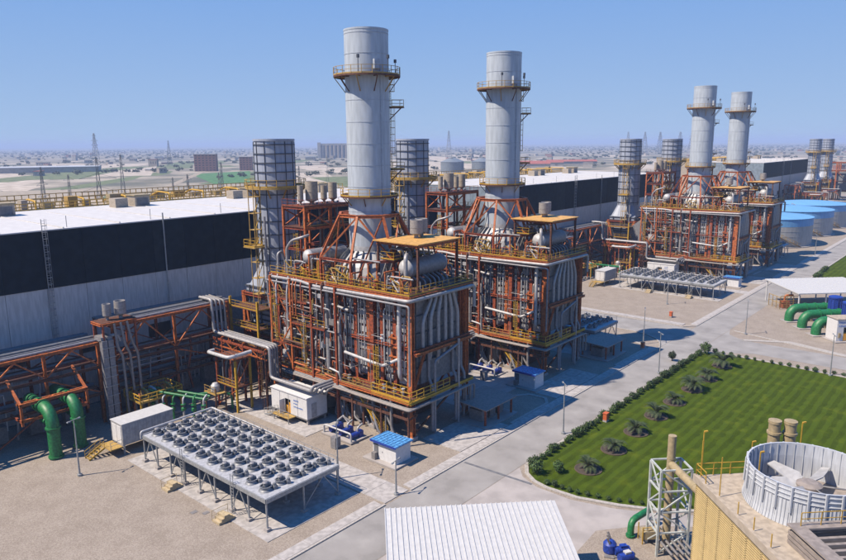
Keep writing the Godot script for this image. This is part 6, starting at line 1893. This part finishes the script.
	pipe(gv, [L(3.0, 5.0, 0.2), L(3.0, 5.0, 3.0), L(5.5, 3.0, 3.2), L(7.5, 1.4, 2.6), L(7.5, 1.4, 0.2)], 0.2, M.green)
	for q in [[-1.8, 8.6], [2.2, 1.6]]: pbeam(gv, "stand", L(q[0], q[1], 0), L(q[0], q[1], 3.6), 0.25, 0.25, M.dullpipe)
	copy(gv, P(199.7, 90.6), "skid of green pipes and valves past the crossroads")
	var sh := open_shed(P(80.2, 56.4), "low dark roofed shed on red posts between the first two boilers")
	copy(sh, P(121.6, 57.0), "low dark roofed shed on red posts by the narrow fan deck", "low sheds on red posts beside the boilers")
	var ps := yard_pumps(P(62.9, 67.4), "blue pump skid between the lettered cabin and the blue roofed cabin")
	copy(ps, P(99.3, 67.8), "blue pump skid beside the second boiler")
	copy(ps, P(210.0, 67.4), "blue pump skid past the crossroads")
	# step overs at the fan deck
	for k in 4:
		var so := thing("step_over", "cream timber step over at the foot of a stilt ladder", "steps", P([39.9, 39.7, 187.0, 186.8][k], [75.6, 64.2, 75.6, 64.2][k]), "cream step overs along the fan decks")
		for j in 3:
			pbox(so, "step", L(-0.9 + j * 0.35, -0.7, 0.02), L(-0.55 + j * 0.35, 0.7, 0.3 + j * 0.28), M.cream)
			pbox(so, "step", L(0.85 - j * 0.35, -0.7, 0.02), L(1.2 - j * 0.35, 0.7, 0.3 + j * 0.28), M.cream)
		railing(so, [L(-0.9, 0.75, 0.1), L(1.2, 0.75, 0.1)], M.cream, 1.2, 0.05, false)
	# ---- lamp posts
	lamp_post(P(34.1, 88.0), 0.3, "lamp post on open gravel before the green elbow pipes")
	lamp_post(P(54.9, 61.4), 0.6, "lamp post between the long fan deck and blue roofed cabin")
	lamp_post(P(85.5, 46.2), 0.8, "lamp post in the hedge line opposite the low red post shed")
	lamp_post(P(120.6, 46.0), 0.8, "lamp post in the hedge line near the dark round bush")
	lamp_post(P(137.0, 55.9), 0.4, "lamp post on the gravel corner at the crossroads")
	lamp_post(P(176, 66), 0.4, "lamp post on the open gravel past the crossroads")
	lamp_post(P(158.2, 41.5), 0.4, "lamp post at the corner by the pump canopy path")
	lamp_post(P(138.8, 21.5), 0.4, "lamp post at the lawn edge facing the white booth")
	lamp_post(P(56.6, 52.9), 0.2, "short lamp post with a blue box by the path end", 4.4)
	lamp_post(P(286, 53.4), 0.4, "lamp post by the road before the blue topped tanks")
	# ---- right hand side
	cooling_tower()
	corner_pumps()
	white_shed()
	carport()
	tanks()
	round_bush(P(129.5, 46.9))
	print("things ", Time.get_ticks_msec())
	# ---- planting
	for k in 4: fronds.append(frond_mesh(50 + k, 2.1))
	var pl := [[77.4, 38.0], [84.9, 38.0], [92.5, 38.1], [100.2, 38.2], [107.8, 38.2], [115.6, 38.1], [122.8, 38.0], [132.0, 38.3]]
	for k in 8: palm(P(pl[k][0], pl[k][1], 0.06), k, "young palm with arching fronds in a round dark soil bed")
	var bush := []
	for k in 8: bush.append(leafy(20 + k, 380 + 20 * k, 0.56 + 0.02 * k, 0.5 + 0.025 * (k % 4), 0.2, [0.06, 0.085, 0.07, 0.05, 0.095, 0.065, 0.078, 0.055][k]))
	var spots := []
	for k in 49: spots.append([73.6 + k * 1.32, 44.2 + sin(k * 1.7) * 0.12, 1.0])
	for k in 20: spots.append([139.6 + sin(k * 0.9) * 0.25, 42.0 - k * 1.5, 0.85])
	for k in range(3, 8):
		var a: Array = lawn[k]; var b: Array = lawn[k + 1]
		var dl := Vector2(b[0] - a[0], b[1] - a[1])
		var m := int(dl.length() / 1.0)
		for j in m: spots.append([a[0] + dl.x * j / m + 0.8, a[1] + dl.y * j / m + 0.4, 0.62 + 0.1 * sin(j * 3.1)])
	for k in 12: spots.append([239.4 + k * 1.8, 44.2, 1.1])
	rng.seed = 55
	for s in spots:
		var o := thing("hedge_shrub", "small round green shrub in the clipped row along the lawn kerb", "shrub", P(s[0], s[1], 0.05), "clipped shrubs along the lawn kerb", rng.randf() * TAU)
		var sc: float = s[2] * rng.randf_range(0.72, 1.25)
		shared(o, "foliage", bush[rng.randi() % 8], M.leaf, Transform3D(Basis.IDENTITY.scaled(Vector3(sc, sc * rng.randf_range(0.85, 1.2), sc)), Vector3.ZERO))
		var st := MB.new()
		st.tube([Vector3.ZERO, Vector3(0.02, 0.5 * sc, 0.01)], 0.04, 5)
		part(o, "stem", st, M.bark)
	for q in [[72.2, 42.6, 1.5, "full green bush at the lawn's rounded corner"], [74.2, 40.6, 1.3, "green bush with pale flowers inside the lawn corner"], [138.2, 43.4, 1.9, "tall bright green bush at the lawn's crossroads corner"], [240.5, 43.0, 1.7, "bushy green shrub at the farther lawn's corner"]]:
		var o := thing("corner_bush", q[3], "bush", P(q[0], q[1], 0.05))
		shared(o, "foliage", leafy(80 + int(q[2] * 10), 900, 0.75, 0.7, 0.17, 0.085), M.leaf, Transform3D(Basis.IDENTITY.scaled(Vector3.ONE * q[2]), Vector3.ZERO))
		var st := MB.new()
		st.tube([Vector3.ZERO, Vector3(0.02, 0.8, 0.01)], 0.07, 6)
		part(o, "stem", st, M.bark)
	var hyd := thing("hydrant_cabinet", "small orange red hose cabinet among the hedge shrubs", "cabinet", P(93.6, 43.4, 0.06))
	pbox(hyd, "body", L(-0.4, -0.3, 0.3), L(0.4, 0.3, 1.3), M.orangething)
	pbox(hyd, "cap", L(-0.46, -0.36, 1.3), L(0.46, 0.36, 1.4), M.orangething)
	pbox(hyd, "plinth", L(-0.42, -0.32, 0.0), L(0.42, 0.32, 0.3), M.concrete)
	copy(hyd, P(133.6, 54.6, 0.02), "small orange red hose cabinet on the gravel by the crossroads kerb")
	copy(hyd, P(163.0, 60.0, 0.02), "small orange red hose cabinet on gravel past the crossroads")
	far_place()
	print("done ", Time.get_ticks_msec())
